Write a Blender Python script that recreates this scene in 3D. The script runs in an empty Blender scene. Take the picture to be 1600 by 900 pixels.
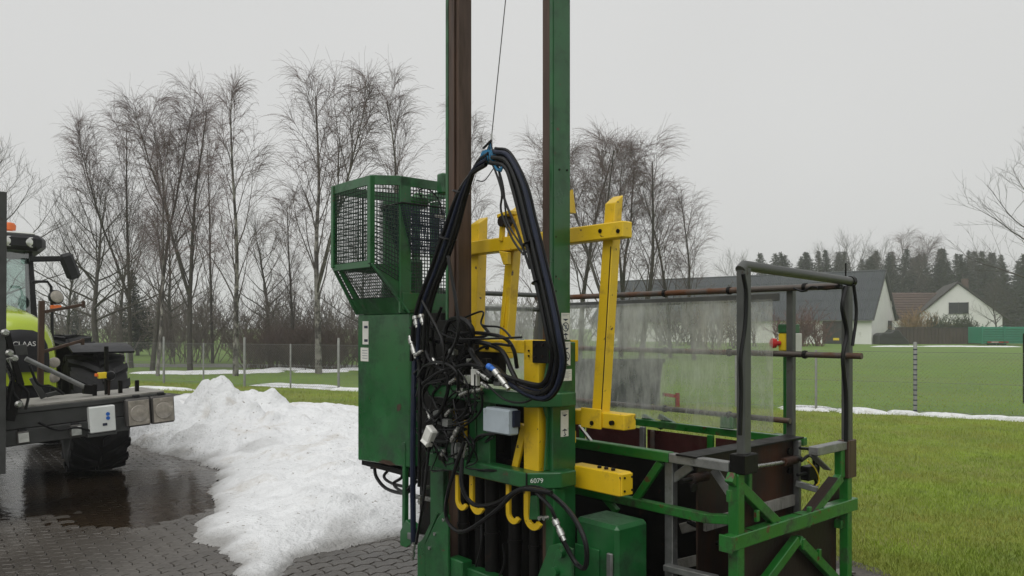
import bpy, bmesh, math, random
import numpy as np
from mathutils import Vector, Matrix, noise as mnoise

# ------------------------------------------------------------------ camera, sky, sun, exposure
S = bpy.context.scene
C = S.collection
F, HZ, EYE = 1200.0, 512.0, 1.7          # focal length in photo pixels, horizon row, eye height
cam_d = bpy.data.cameras.new('camera'); cam = bpy.data.objects.new('camera', cam_d); C.objects.link(cam)
cam.location = (0, 0, EYE); cam.rotation_euler = (math.radians(90), 0, 0)
cam_d.sensor_width = 36; cam_d.lens = 36 * F / 1600; cam_d.shift_y = (HZ - 450) / 1600
cam_d.clip_start = .05; cam_d.clip_end = 2000
S.camera = cam
SUN_EL, SUN_AZ = math.radians(58), math.radians(215)
w = bpy.data.worlds.new('World'); S.world = w; w.use_nodes = True
wn, wl = w.node_tree.nodes, w.node_tree.links; wn.clear()
sky = wn.new('ShaderNodeTexSky'); sky.sky_type = 'NISHITA'; sky.sun_disc = False
sky.sun_elevation = SUN_EL; sky.sun_rotation = SUN_AZ; sky.dust_density = 6; sky.air_density = 1.5
bw = wn.new('ShaderNodeHueSaturation'); bw.inputs['Saturation'].default_value = .06
cloud = wn.new('ShaderNodeTexNoise'); cloud.inputs['Scale'].default_value = 1.6; cloud.inputs['Detail'].default_value = 3
crmp = wn.new('ShaderNodeMapRange'); crmp.inputs['To Min'].default_value = 6.6; crmp.inputs['To Max'].default_value = 7.7
wmix = wn.new('ShaderNodeMix'); wmix.data_type = 'RGBA'; wmix.inputs['Factor'].default_value = .9
ctint = wn.new('ShaderNodeMix'); ctint.data_type = 'RGBA'; ctint.blend_type = 'MULTIPLY'; ctint.inputs['Factor'].default_value = 1
ctint.inputs['B'].default_value = (.995, 1, .992, 1)
wcoord = wn.new('ShaderNodeTexCoord')
bg = wn.new('ShaderNodeBackground'); bg.inputs['Strength'].default_value = .1
wo = wn.new('ShaderNodeOutputWorld')
wl.new(wcoord.outputs['Generated'], cloud.inputs['Vector'])
wl.new(sky.outputs[0], bw.inputs['Color']); wl.new(bw.outputs[0], wmix.inputs['A'])
wl.new(cloud.outputs['Fac'], crmp.inputs['Value']); wl.new(crmp.outputs[0], ctint.inputs['A']); wl.new(ctint.outputs['Result'], wmix.inputs['B'])
wl.new(wmix.outputs['Result'], bg.inputs['Color']); wl.new(bg.outputs[0], wo.inputs['Surface'])
sun_d = bpy.data.lights.new('sun', 'SUN'); sun_d.energy = 1.5; sun_d.angle = math.radians(70); sun_d.color = (1, .985, .96)
sun = bpy.data.objects.new('sun', sun_d); C.objects.link(sun)
sun.rotation_euler = (math.pi / 2 - SUN_EL, 0, -SUN_AZ + math.pi)
sun.location = (0, 0, 30)
S.view_settings.view_transform = 'Standard'; S.view_settings.look = 'None'
S.view_settings.exposure = 0; S.view_settings.gamma = 1; S.view_settings.use_curve_mapping = False
S.render.resolution_x = 1024; S.render.resolution_y = 576
S.render.engine = 'CYCLES'
S.cycles.volume_bounces = 1

rnd = random.Random(7)
RNG = np.random.default_rng(11)

# ------------------------------------------------------------------ materials
MATS = {}
def mat(name, base, rough=.5, metal=0., var=.25, scale=6., bump=0., bscale=40., second=None, smask=(.55, .65), sscale=3., srough=.8,
        third=None, tmask=(.6, .7), tscale=20., coat=0., stretch=(1, 1, 1), rvar=.12, bdist=.01):
    m = bpy.data.materials.new(name); m.use_nodes = True; MATS[name] = m
    n, l = m.node_tree.nodes, m.node_tree.links
    b = n['Principled BSDF']
    tc = n.new('ShaderNodeTexCoord'); mp = n.new('ShaderNodeMapping'); mp.inputs['Scale'].default_value = stretch
    l.new(tc.outputs['Object'], mp.inputs['Vector'])
    def noise(sc, det=6, ro=.6):
        t = n.new('ShaderNodeTexNoise'); t.inputs['Scale'].default_value = sc; t.inputs['Detail'].default_value = det
        t.inputs['Roughness'].default_value = ro; l.new(mp.outputs[0], t.inputs['Vector']); return t
    def mr(src, a, bb, lo=0, hi=1):
        r = n.new('ShaderNodeMapRange'); r.inputs['From Min'].default_value = a; r.inputs['From Max'].default_value = bb
        r.inputs['To Min'].default_value = lo; r.inputs['To Max'].default_value = hi; l.new(src, r.inputs['Value']); return r.outputs[0]
    def mix(fac, A, B):
        x = n.new('ShaderNodeMix'); x.data_type = 'RGBA'
        l.new(fac, x.inputs['Factor'])
        for s, v in (('A', A), ('B', B)):
            if isinstance(v, tuple): x.inputs[s].default_value = (*v, 1)
            else: l.new(v, x.inputs[s])
        return x.outputs['Result']
    n1 = noise(scale)
    lo = tuple(c * (1 - var) for c in base); hi = tuple(min(1, c * (1 + var)) for c in base)
    col = mix(mr(n1.outputs['Fac'], .3, .7), lo, hi)
    rg = mr(n1.outputs['Fac'], .25, .75, max(.02, rough - rvar), min(1, rough + rvar))
    if third:
        n3 = noise(tscale); col = mix(mr(n3.outputs['Fac'], *tmask), col, third)
    if second:
        n2 = noise(sscale, 8, .7); f = mr(n2.outputs['Fac'], *smask); col = mix(f, col, second)
        x = n.new('ShaderNodeMix'); l.new(f, x.inputs['Factor']); l.new(rg, x.inputs['A']); x.inputs['B'].default_value = srough; rg = x.outputs['Result']
    l.new(col, b.inputs['Base Color']); l.new(rg, b.inputs['Roughness']); b.inputs['Metallic'].default_value = metal
    if coat: b.inputs['Coat Weight'].default_value = coat; b.inputs['Coat Roughness'].default_value = .1
    if bump:
        nb = noise(bscale, 5); bp = n.new('ShaderNodeBump'); bp.inputs['Strength'].default_value = bump; bp.inputs['Distance'].default_value = bdist
        l.new(nb.outputs['Fac'], bp.inputs['Height']); l.new(bp.outputs[0], b.inputs['Normal'])
    return m

DIRT = (.02, .017, .012); RUST = (.09, .035, .015)
mat('green', (.008, .092, .021), .34, var=.25, scale=5, bump=.06, bscale=60, second=(.009, .035, .015), smask=(.50, .70), sscale=4, third=RUST, tmask=(.67, .70), tscale=11, coat=.25)
mat('green_bright', (.012, .135, .016), .36, var=.28, scale=6, bump=.08, bscale=70, second=(.022, .034, .012), smask=(.50, .68), sscale=6, third=RUST, tmask=(.63, .67), tscale=15, coat=.2)
mat('yellow', (.72, .47, .008), .42, var=.12, scale=4, bump=.06, bscale=70, second=(.36, .21, .02), smask=(.56, .74), sscale=6, third=(.07, .035, .015), tmask=(.66, .69), tscale=18, coat=.15)
mat('mast_brown', (.075, .043, .029), .42, metal=.35, var=.3, scale=3, bump=.1, bscale=60, second=(.045, .028, .02), smask=(.5, .7), sscale=2, stretch=(6, 6, .6))
mat('dark_steel', (.007, .0065, .006), .5, metal=.3, var=.4, scale=9, bump=.15, bscale=50, second=(.05, .028, .018), smask=(.6, .7), sscale=6)
mat('rusty_plate', (.02, .0125, .0095), .5, metal=.1, var=.4, scale=4, bump=.2, bscale=45, second=(.06, .026, .014), smask=(.5, .66), sscale=3.2, third=(.035, .032, .03), tmask=(.62, .78), tscale=7, stretch=(1, 1, .4))
mat('red_plate', (.045, .012, .012), .38, metal=.1, var=.4, scale=5, bump=.2, bscale=40, second=(.04, .02, .012), smask=(.52, .64), sscale=4, third=(.09, .05, .03), tmask=(.66, .72), tscale=9)
mat('grey_paint', (.075, .078, .074), .45, metal=.2, var=.2, scale=8, bump=.1, bscale=80, second=(.05, .03, .02), smask=(.64, .72), sscale=7)
mat('rust_pipe', (.10, .085, .075), .42, metal=.45, var=.3, scale=7, bump=.1, bscale=60, second=(.13, .055, .025), smask=(.5, .62), sscale=2.4)
mat('galvanised', (.24, .245, .24), .42, metal=.65, var=.25, scale=14, bump=.06, bscale=70, second=(.12, .115, .10), smask=(.55, .7), sscale=6)
mat('steel', (.42, .42, .40), .28, metal=.9, var=.15, scale=20)
mat('rubber', (.006, .006, .0065), .36, var=.3, scale=12, bump=.08, bscale=90, rvar=.08)
mat('rubber_blue', (.012, .016, .034), .45, var=.3, scale=12)
mat('white_plastic', (.62, .62, .58), .45, var=.1, scale=10, second=(.3, .27, .2), smask=(.6, .75), sscale=12)
mat('sticker', (.68, .67, .62), .5, var=.08, scale=14, second=(.35, .33, .27), smask=(.6, .72), sscale=14)
mat('ink', (.03, .035, .06), .5, var=.1)
mat('ink_grey', (.22, .23, .27), .5, var=.1)
mat('chalk', (.62, .65, .6), .9, var=.1)
mat('box_grey', (.36, .41, .45), .45, var=.1, scale=8, second=(.2, .21, .2), smask=(.6, .75), sscale=9)
mat('blue_plastic', (.02, .13, .5), .4, var=.15)
mat('blue_rope', (.015, .14, .27), .7, var=.3, scale=50)
mat('navy_net', (.013, .018, .04), .7, var=.2)
mat('red_plastic', (.55, .03, .03), .35, var=.1)
mat('yellow_plastic', (.75, .55, .02), .4, var=.1)
mat('orange_plastic', (.75, .16, .03), .35, var=.1)
mat('wire', (.05, .05, .05), .5, metal=.6)
mat('lime', (.36, .46, .012), .22, var=.06, scale=3, coat=.6)
mat('tractor_black', (.018, .018, .02), .42, var=.25, scale=8)
mat('tyre', (.016, .016, .017), .62, var=.35, scale=7, bump=.15, bscale=60, second=(.045, .04, .034), smask=(.58, .75), sscale=4)
mat('implement_grey', (.055, .056, .055), .45, metal=.3, var=.3, scale=7, bump=.08, second=(.05, .03, .02), smask=(.62, .7), sscale=6)
mat('deck_wood', (.27, .26, .235), .6, var=.25, scale=6, bump=.2, bscale=30, second=(.09, .085, .075), smask=(.5, .7), sscale=5, stretch=(1, 6, 1))
mat('lamp_lens', (.30, .27, .23), .22, var=.3, scale=16, bump=.25, bscale=90, coat=.5)
mat('lamp_frame', (.08, .075, .07), .4, metal=.2, var=.2)
mat('clear_lamp', (.62, .62, .6), .15, metal=.5, var=.2, scale=22)
mat('red_hub', (.25, .02, .015), .5, var=.3)
mat('white_enamel', (.66, .68, .66), .35, var=.08, second=(.4, .4, .36), smask=(.62, .75), sscale=6)
mat('white_mark', (.75, .75, .73), .4, var=.05)
for k_ in ('rubber', 'rubber_blue', 'dark_steel', 'rusty_plate', 'tractor_black', 'tyre', 'red_plate', 'ink'): MATS[k_].node_tree.nodes['Principled BSDF'].inputs['Specular IOR Level'].default_value = .22
# the place
mat('grass_ground', (.16, .215, .02), .85, var=.35, scale=.9, bump=.5, bscale=30, second=(.17, .165, .036), smask=(.47, .7), sscale=.5, third=(.11, .145, .02), tmask=(.5, .72), tscale=5)
mat('grass_blade', (.235, .325, .026), .6, var=.35, scale=1.2, second=(.27, .27, .05), smask=(.44, .64), sscale=.7, third=(.13, .185, .024), tmask=(.5, .7), tscale=2.4)
mat('field_ground', (.105, .185, .018), .85, var=.22, scale=.25, bump=.4, bscale=12, second=(.12, .165, .03), smask=(.5, .7), sscale=.12, third=(.08, .13, .02), tmask=(.52, .75), tscale=1.5)
mat('gravel', (.09, .08, .068), .8, var=.5, scale=40, bump=.8, bscale=60, second=(.05, .045, .04), smask=(.5, .65), sscale=5)
mat('joint_sand', (.028, .025, .021), .6, var=.4, scale=30, bump=.3)
mat('asphalt', (.11, .11, .108), .5, var=.15, scale=2, bump=.2)
mat('snow', (.79, .80, .81), .6, var=.07, scale=5, bump=1., bscale=17, bdist=.045, second=(.46, .41, .34), smask=(.57, .80), sscale=1.3, third=(.13, .095, .06), tmask=(.64, .71), tscale=19, srough=.8)
mat('birch_bark', (.25, .235, .21), .8, var=.45, scale=2.5, bump=.3, bscale=20, second=(.045, .038, .034), smask=(.43, .55), sscale=3, stretch=(1, 1, .8))
mat('dark_bark', (.06, .053, .045), .85, var=.35, scale=5, bump=.5, bscale=18, second=(.09, .09, .06), smask=(.55, .7), sscale=3)
mat('limb_bark', (.085, .07, .062), .85, var=.3, scale=4)
mat('twig', (.135, .092, .085), .85, var=.3, scale=.8)
mat('oak_twig', (.085, .075, .062), .85, var=.3, scale=.8)
mat('scrub', (.12, .10, .088), .9, var=.35, scale=.6)
mat('hedge_twig', (.095, .068, .058), .9, var=.3, scale=.8)
mat('red_bush', (.13, .06, .05), .9, var=.3, scale=.8)
mat('straw', (.28, .18, .08), .9, var=.3, scale=2)
mat('conifer', (.016, .025, .016), .85, var=.4, scale=.9)
mat('evergreen', (.04, .055, .022), .85, var=.4, scale=1.2)
mat('white_wall', (.72, .72, .69), .85, var=.07, scale=.5, bump=.1, second=(.42, .41, .36), smask=(.6, .78), sscale=.7)
mat('slate_sheet', (.036, .043, .05), .6, var=.14, scale=.35, second=(.07, .075, .075), smask=(.55, .75), sscale=.6)
mat('brown_tile', (.095, .062, .052), .8, var=.2, scale=1.2)
mat('dark_tile', (.045, .04, .038), .8, var=.2, scale=1)
mat('brown_board', (.055, .038, .032), .8, var=.3, scale=1.5, stretch=(1, 1, .3))
mat('dark_wood', (.024, .024, .026), .6, var=.3, scale=3)
mat('window_glass', (.02, .024, .028), .08, var=.2)
mat('frame_white', (.6, .6, .57), .6, var=.06)
mat('teal_paint', (.012, .20, .12), .45, var=.12, scale=1.5, second=(.02, .1, .07), smask=(.58, .75), sscale=2)
mat('tarp', (.014, .014, .015), .45, var=.3, scale=3, bump=.5, bscale=5)
mat('skip_blue', (.010, .013, .022), .5, var=.25, scale=2, second=(.018, .018, .022), smask=(.5, .7), sscale=3)
mat('fence_post', (.24, .245, .23), .6, metal=.2, var=.2, scale=8)
mat('fence_wire', (.22, .225, .22), .55, metal=.4, var=.1)

sm_ = MATS['snow']; sn_, sl2 = sm_.node_tree.nodes, sm_.node_tree.links; sb_ = sn_['Principled BSDF']
sa_ = sn_.new('ShaderNodeAttribute'); sa_.attribute_name = 'slush'; sx_ = sn_.new('ShaderNodeMix'); sx_.data_type = 'RGBA'
src_ = sb_.inputs['Base Color'].links[0].from_socket; sl2.new(src_, sx_.inputs['A']); sx_.inputs['B'].default_value = (.20, .19, .175, 1); sl2.new(sa_.outputs['Fac'], sx_.inputs['Factor']); sl2.new(sx_.outputs['Result'], sb_.inputs['Base Color'])
def special(name):
    m = bpy.data.materials.new(name); m.use_nodes = True; MATS[name] = m
    return m, m.node_tree.nodes, m.node_tree.links
# wet concrete pavers
m, n, l = special('paver'); b = n['Principled BSDF']
tc = n.new('ShaderNodeTexCoord'); oi = n.new('ShaderNodeObjectInfo'); geo = n.new('ShaderNodeNewGeometry')
t1 = n.new('ShaderNodeTexNoise'); t1.inputs['Scale'].default_value = .8; t1.inputs['Detail'].default_value = 6
t2 = n.new('ShaderNodeTexNoise'); t2.inputs['Scale'].default_value = 55; t2.inputs['Detail'].default_value = 4
t3 = n.new('ShaderNodeTexNoise'); t3.inputs['Scale'].default_value = .45; t3.inputs['Detail'].default_value = 5
for t in (t1, t2, t3): l.new(geo.outputs['Position'], t.inputs['Vector'])
cr = n.new('ShaderNodeValToRGB'); cr.color_ramp.elements[0].position = .3; cr.color_ramp.elements[0].color = (.036, .030, .024, 1)
cr.color_ramp.elements[1].position = .72; cr.color_ramp.elements[1].color = (.12, .108, .094, 1)
isl = n.new('ShaderNodeAttribute'); isl.attribute_name = 'tone'
mx = n.new('ShaderNodeMix'); mx.data_type = 'RGBA'; mx.blend_type = 'MULTIPLY'; mx.inputs['Factor'].default_value = 1
sp = n.new('ShaderNodeMapRange'); sp.inputs['From Min'].default_value = .3; sp.inputs['From Max'].default_value = .7; sp.inputs['To Min'].default_value = .7; sp.inputs['To Max'].default_value = 1.25
add = n.new('ShaderNodeMath'); add.operation = 'ADD'
l.new(isl.outputs['Fac'], add.inputs[0]); l.new(sp.outputs[0], add.inputs[1])
half = n.new('ShaderNodeMath'); half.operation = 'MULTIPLY'; half.inputs[1].default_value = 1.0; l.new(add.outputs[0], half.inputs[0])
l.new(t1.outputs['Fac'], cr.inputs['Fac']); l.new(t2.outputs['Fac'], sp.inputs['Value'])
l.new(cr.outputs['Color'], mx.inputs['A']); l.new(half.outputs[0], mx.inputs['B']); l.new(mx.outputs['Result'], b.inputs['Base Color'])
rr = n.new('ShaderNodeMapRange'); rr.inputs['From Min'].default_value = .38; rr.inputs['From Max'].default_value = .62; rr.inputs['To Min'].default_value = .10; rr.inputs['To Max'].default_value = .34
l.new(t3.outputs['Fac'], rr.inputs['Value']); l.new(rr.outputs[0], b.inputs['Roughness'])
bp = n.new('ShaderNodeBump'); bp.inputs['Strength'].default_value = .3; bp.inputs['Distance'].default_value = .004; l.new(t2.outputs['Fac'], bp.inputs['Height']); l.new(bp.outputs[0], b.inputs['Normal'])
# puddle water: fresnel mirror over what lies below, slightly brown
m, n, l = special('puddle_water'); n.remove(n['Principled BSDF']); out = n['Material Output']
gl = n.new('ShaderNodeBsdfGlossy'); gl.inputs['Roughness'].default_value = .09; tr = n.new('ShaderNodeBsdfTransparent'); tr.inputs['Color'].default_value = (.66, .57, .46, 1)
fr = n.new('ShaderNodeFresnel'); fr.inputs['IOR'].default_value = 1.33; ms = n.new('ShaderNodeMixShader')
tcp = n.new('ShaderNodeTexCoord'); tn = n.new('ShaderNodeTexNoise'); tn.inputs['Scale'].default_value = 9; l.new(tcp.outputs['Object'], tn.inputs['Vector'])
bp = n.new('ShaderNodeBump'); bp.inputs['Strength'].default_value = .12; bp.inputs['Distance'].default_value = .02; l.new(tn.outputs['Fac'], bp.inputs['Height'])
l.new(bp.outputs[0], gl.inputs['Normal']); l.new(fr.outputs[0], ms.inputs[0]); l.new(tr.outputs[0], ms.inputs[1]); l.new(gl.outputs[0], ms.inputs[2]); l.new(ms.outputs[0], out.inputs['Surface'])
# weathered clear plastic sheet: milky, streaked
m, n, l = special('clear_sheet'); n.remove(n['Principled BSDF']); out = n['Material Output']
tr = n.new('ShaderNodeBsdfTransparent'); tr.inputs['Color'].default_value = (.88, .90, .88, 1)
df = n.new('ShaderNodeBsdfTranslucent'); df.inputs['Color'].default_value = (.88, .89, .86, 1)
d2 = n.new('ShaderNodeBsdfDiffuse'); d2.inputs['Color'].default_value = (.74, .75, .72, 1)
md = n.new('ShaderNodeMixShader'); md.inputs[0].default_value = .5; l.new(df.outputs[0], md.inputs[1]); l.new(d2.outputs[0], md.inputs[2])
tc = n.new('ShaderNodeTexCoord'); mp = n.new('ShaderNodeMapping'); mp.inputs['Scale'].default_value = (12, 12, 3.4); l.new(tc.outputs['Object'], mp.inputs['Vector'])
t1 = n.new('ShaderNodeTexNoise'); t1.inputs['Scale'].default_value = 1.5; t1.inputs['Detail'].default_value = 7; t1.inputs['Roughness'].default_value = .7; l.new(mp.outputs[0], t1.inputs['Vector'])
t2 = n.new('ShaderNodeTexNoise'); t2.inputs['Scale'].default_value = 2.2; t2.inputs['Detail'].default_value = 5; l.new(tc.outputs['Object'], t2.inputs['Vector'])
a1 = n.new('ShaderNodeMapRange'); a1.inputs['From Min'].default_value = .36; a1.inputs['From Max'].default_value = .68; a1.inputs['To Min'].default_value = .22; a1.inputs['To Max'].default_value = .48
a2 = n.new('ShaderNodeMapRange'); a2.inputs['From Min'].default_value = .35; a2.inputs['From Max'].default_value = .7; a2.inputs['To Min'].default_value = -.16; a2.inputs['To Max'].default_value = .22
l.new(t1.outputs['Fac'], a1.inputs['Value']); l.new(t2.outputs['Fac'], a2.inputs['Value'])
ad = n.new('ShaderNodeMath'); ad.operation = 'ADD'; ad.use_clamp = True; l.new(a1.outputs[0], ad.inputs[0]); l.new(a2.outputs[0], ad.inputs[1])
gl = n.new('ShaderNodeBsdfGlossy'); gl.inputs['Roughness'].default_value = .12
m1 = n.new('ShaderNodeMixShader'); l.new(ad.outputs[0], m1.inputs[0]); l.new(tr.outputs[0], m1.inputs[1]); l.new(md.outputs[0], m1.inputs[2])
m2 = n.new('ShaderNodeMixShader'); m2.inputs[0].default_value = .06; l.new(m1.outputs[0], m2.inputs[1]); l.new(gl.outputs[0], m2.inputs[2]); l.new(m2.outputs[0], out.inputs['Surface'])
# cab glass
m, n, l = special('cab_glass'); n.remove(n['Principled BSDF']); out = n['Material Output']
gl = n.new('ShaderNodeBsdfGlossy'); gl.inputs['Roughness'].default_value = .03; tr = n.new('ShaderNodeBsdfTransparent'); tr.inputs['Color'].default_value = (.62, .74, .70, 1)
ms = n.new('ShaderNodeMixShader'); ms.inputs[0].default_value = .22; l.new(tr.outputs[0], ms.inputs[1]); l.new(gl.outputs[0], ms.inputs[2]); l.new(ms.outputs[0], out.inputs['Surface'])
m, n, l = special('haze_air'); n.remove(n['Principled BSDF']); out = n['Material Output']
pv_ = n.new('ShaderNodeVolumePrincipled'); pv_.inputs['Color'].default_value = (.97, .975, .98, 1); pv_.inputs['Density'].default_value = .0013; pv_.inputs['Anisotropy'].default_value = .3
l.new(pv_.outputs[0], out.inputs['Volume'])

# ------------------------------------------------------------------ mesh helpers
ORG = {}                                   # object name -> origin (in the thing's own frame) of its mesh coordinates
def vec(p): return Vector(p)
def catmull(pts, sub=6):
    P = [vec(p) for p in pts]
    if len(P) < 3: return P
    out = []
    for i in range(len(P) - 1):
        p0 = P[i - 1] if i else P[i] * 2 - P[i + 1]; p1, p2 = P[i], P[i + 1]
        p3 = P[i + 2] if i + 2 < len(P) else P[i + 1] * 2 - P[i]
        for k in range(sub):
            t = k / sub
            out.append(.5 * ((2 * p1) + (p2 - p0) * t + (2 * p0 - 5 * p1 + 4 * p2 - p3) * t * t + (3 * p1 - p0 - 3 * p2 + p3) * t ** 3))
    out.append(P[-1]); return out

class MB:
    def __init__(s): s.v = []; s.f = []
    def add(s, vs, fs):
        o = len(s.v); s.v += [tuple(v) for v in vs]; s.f += [tuple(i + o for i in f) for f in fs]; return s
    def hexa(s, a, b):                     # two quads of corners, same winding
        return s.add(list(a) + list(b), [(3, 2, 1, 0), (4, 5, 6, 7), (0, 1, 5, 4), (1, 2, 6, 5), (2, 3, 7, 6), (3, 0, 4, 7)])
    def box(s, lo, hi):
        (x0, y0, z0), (x1, y1, z1) = lo, hi
        if x0 > x1: x0, x1 = x1, x0
        if y0 > y1: y0, y1 = y1, y0
        if z0 > z1: z0, z1 = z1, z0
        return s.hexa([(x0, y0, z0), (x1, y0, z0), (x1, y1, z0), (x0, y1, z0)], [(x0, y0, z1), (x1, y0, z1), (x1, y1, z1), (x0, y1, z1)])
    def beam(s, p, q, w, h, up=(0, 0, 1)): # bar from p to q, w sideways, h along up
        p, q = vec(p), vec(q); d = (q - p).normalized(); up = vec(up)
        if abs(d.dot(up)) > .98: up = Vector((0, 1, 0))
        sd = d.cross(up).normalized(); u2 = sd.cross(d)
        r = [-sd * w / 2 - u2 * h / 2, sd * w / 2 - u2 * h / 2, sd * w / 2 + u2 * h / 2, -sd * w / 2 + u2 * h / 2]
        return s.hexa([p + x for x in r][::-1], [q + x for x in r][::-1])
    def prism(s, poly, d):                 # closed polygon (3D points) pushed along vector d
        d = vec(d); P = [vec(p) for p in poly]; k = len(P)
        return s.add(P + [p + d for p in P], [tuple(range(k))[::-1], tuple(range(k, 2 * k))] + [(i, (i + 1) % k, k + (i + 1) % k, k + i) for i in range(k)])
    def plan(s, poly, z0, z1): return s.prism([(x, y, z0) for x, y in poly], (0, 0, z1 - z0))
    def tube(s, pts, r, n=8, caps=True, smooth=0):
        P = catmull(pts, smooth) if smooth else [vec(p) for p in pts]
        rs = r if isinstance(r, (list, tuple)) else [r] * len(P)
        if len(rs) != len(P): rs = [rs[0] + (rs[-1] - rs[0]) * i / (len(P) - 1) for i in range(len(P))]
        t = (P[1] - P[0]).normalized(); nrm = t.cross(Vector((.3, .2, 1)));
        if nrm.length < 1e-4: nrm = t.cross(Vector((1, 0, 0)))
        nrm.normalize(); vs = []; 
        for i, p in enumerate(P):
            t = (P[min(i + 1, len(P) - 1)] - P[max(i - 1, 0)]).normalized()
            nrm = (nrm - t * nrm.dot(t)); nrm.normalize(); bn = t.cross(nrm)
            for k in range(n):
                a = 2 * math.pi * k / n; vs.append(p + (nrm * math.cos(a) + bn * math.sin(a)) * rs[i])
        fs = [(i * n + k, i * n + (k + 1) % n, (i + 1) * n + (k + 1) % n, (i + 1) * n + k) for i in range(len(P) - 1) for k in range(n)]
        if caps: fs += [tuple(range(n))[::-1], tuple(range((len(P) - 1) * n, len(P) * n))]
        return s.add(vs, fs)
    def cyl(s, p, q, r, n=14): return s.tube([p, q], r, n)
    def lathe(s, c, axis, prof, n=24):     # prof: (radius, offset along axis)
        c, ax = vec(c), vec(axis).normalized(); a = ax.cross(Vector((0, 0, 1)))
        if a.length < .01: a = Vector((1, 0, 0))
        a.normalize(); b = ax.cross(a); vs = []
        for r, o in prof:
            for k in range(n):
                t = 2 * math.pi * k / n; vs.append(c + ax * o + (a * math.cos(t) + b * math.sin(t)) * r)
        m_ = len(prof)
        fs = [(i * n + k, i * n + (k + 1) % n, (i + 1) * n + (k + 1) % n, (i + 1) * n + k) for i in range(m_ - 1) for k in range(n)]
        fs += [tuple(range(n))[::-1], tuple(range((m_ - 1) * n, m_ * n))]
        return s.add(vs, fs)
    def build(s, name, material, parent=None, bevel=0., smooth=False, origin=None):
        o0 = Vector(ORG[parent.name]) if parent is not None and parent.name in ORG else Vector((0, 0, 0))
        if origin is not None: o0 = Vector(origin)
        me = bpy.data.meshes.new(name)
        me.from_pydata([tuple(Vector(v) - o0) for v in s.v], [], s.f)
        bm = bmesh.new(); bm.from_mesh(me)
        bmesh.ops.recalc_face_normals(bm, faces=bm.faces)
        if bevel:
            es = [e for e in bm.edges if len(e.link_faces) == 2 and e.calc_face_angle(0) > .5]
            bmesh.ops.bevel(bm, geom=es, offset=bevel, segments=1, affect='EDGES', clamp_overlap=True, profile=.5)
        bm.to_mesh(me); bm.free()
        me.materials.append(MATS[material])
        if smooth:
            me.polygons.foreach_set('use_smooth', [True] * len(me.polygons))
            try: me.set_sharp_from_angle(angle=math.radians(40))
            except Exception: pass
        o = bpy.data.objects.new(name, me); C.objects.link(o)
        if parent is not None:
            o.parent = parent
            if parent.name in ORG: ORG[o.name] = tuple(ORG[parent.name])
        elif origin is not None: o.location = origin
        return o

def fast_mesh(name, V, Q, material, parent=None, smooth=False, k=4):
    V = np.asarray(V, dtype=np.float32); Q = np.asarray(Q, dtype=np.int32)
    me = bpy.data.meshes.new(name); me.vertices.add(len(V)); me.vertices.foreach_set('co', V.ravel())
    me.loops.add(Q.size); me.loops.foreach_set('vertex_index', Q.ravel())
    me.polygons.add(len(Q)); me.polygons.foreach_set('loop_start', np.arange(len(Q), dtype=np.int32) * k)
    me.polygons.foreach_set('loop_total', np.full(len(Q), k, dtype=np.int32))
    if smooth: me.polygons.foreach_set('use_smooth', np.ones(len(Q), dtype=bool))
    me.update(calc_edges=True); me.materials.append(MATS[material])
    o = bpy.data.objects.new(name, me); C.objects.link(o)
    if parent is not None: o.parent = parent
    return o

def tag(o, label=None, cat=None, group=None, kind=None):
    if label: o['label'] = label
    if cat: o['category'] = cat
    if group: o['group'] = group
    if kind: o['kind'] = kind
    return o

class Frame:                               # a turned ground frame whose origin is below the camera
    def __init__(s, ang, org=(0, 0)): s.a = ang; s.c, s.s = math.cos(ang), math.sin(ang); s.o = org
    def world(s, p): return Vector((s.o[0] + p[0] * s.c - p[1] * s.s, s.o[1] + p[0] * s.s + p[1] * s.c, p[2]))
    def local(s, p): x, y = p[0] - s.o[0], p[1] - s.o[1]; return Vector((x * s.c + y * s.s, -x * s.s + y * s.c, p[2]))
    def on(s, px, py, axis, val):          # photo pixel -> point on the plane axis = val of this frame
        A, B = s.local((0, 0, EYE)), s.local(((px - 800) / F, 1, EYE + (HZ - py) / F)); d = B - A
        return A + d * ((val - A[axis]) / d[axis])
    def thing(s, name, p):
        e = bpy.data.objects.new(name, None); C.objects.link(e); e.empty_display_size = .2
        e.location = s.world(p); e.rotation_euler = (0, 0, s.a); ORG[e.name] = tuple(p); return e
def ground(px, py, z=0.): t = F * (EYE - z) / (py - HZ); return Vector(((px - 800) / F * t, t, z))
def at(px, py, Y): return Vector(((px - 800) / F * Y, Y, EYE + (HZ - py) / F * Y))
W0 = Frame(0.)

def text(name, body, size, material, parent, M, depth=.002, origin=None):
    cu = bpy.data.curves.new(name, 'FONT'); cu.body = body; cu.size = size; cu.align_x = 'CENTER'; cu.align_y = 'CENTER'; cu.extrude = depth
    t = bpy.data.objects.new(name, cu); C.objects.link(t)
    bpy.context.view_layer.update()
    me = bpy.data.meshes.new_from_object(t.evaluated_get(bpy.context.evaluated_depsgraph_get()))
    bpy.data.objects.remove(t); me.transform(M); me.materials.clear(); me.materials.append(MATS[material])
    if origin is not None: me.transform(Matrix.Translation(-Vector(origin)))
    o = bpy.data.objects.new(name, me); C.objects.link(o); o.parent = parent; return o
def basis(o, x, y):                        # matrix placing the text plane
    x, y = vec(x).normalized(), vec(y).normalized(); z = x.cross(y)
    return Matrix(((x[0], y[0], z[0], o[0]), (x[1], y[1], z[1], o[1]), (x[2], y[2], z[2], o[2]), (0, 0, 0, 1)))

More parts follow.
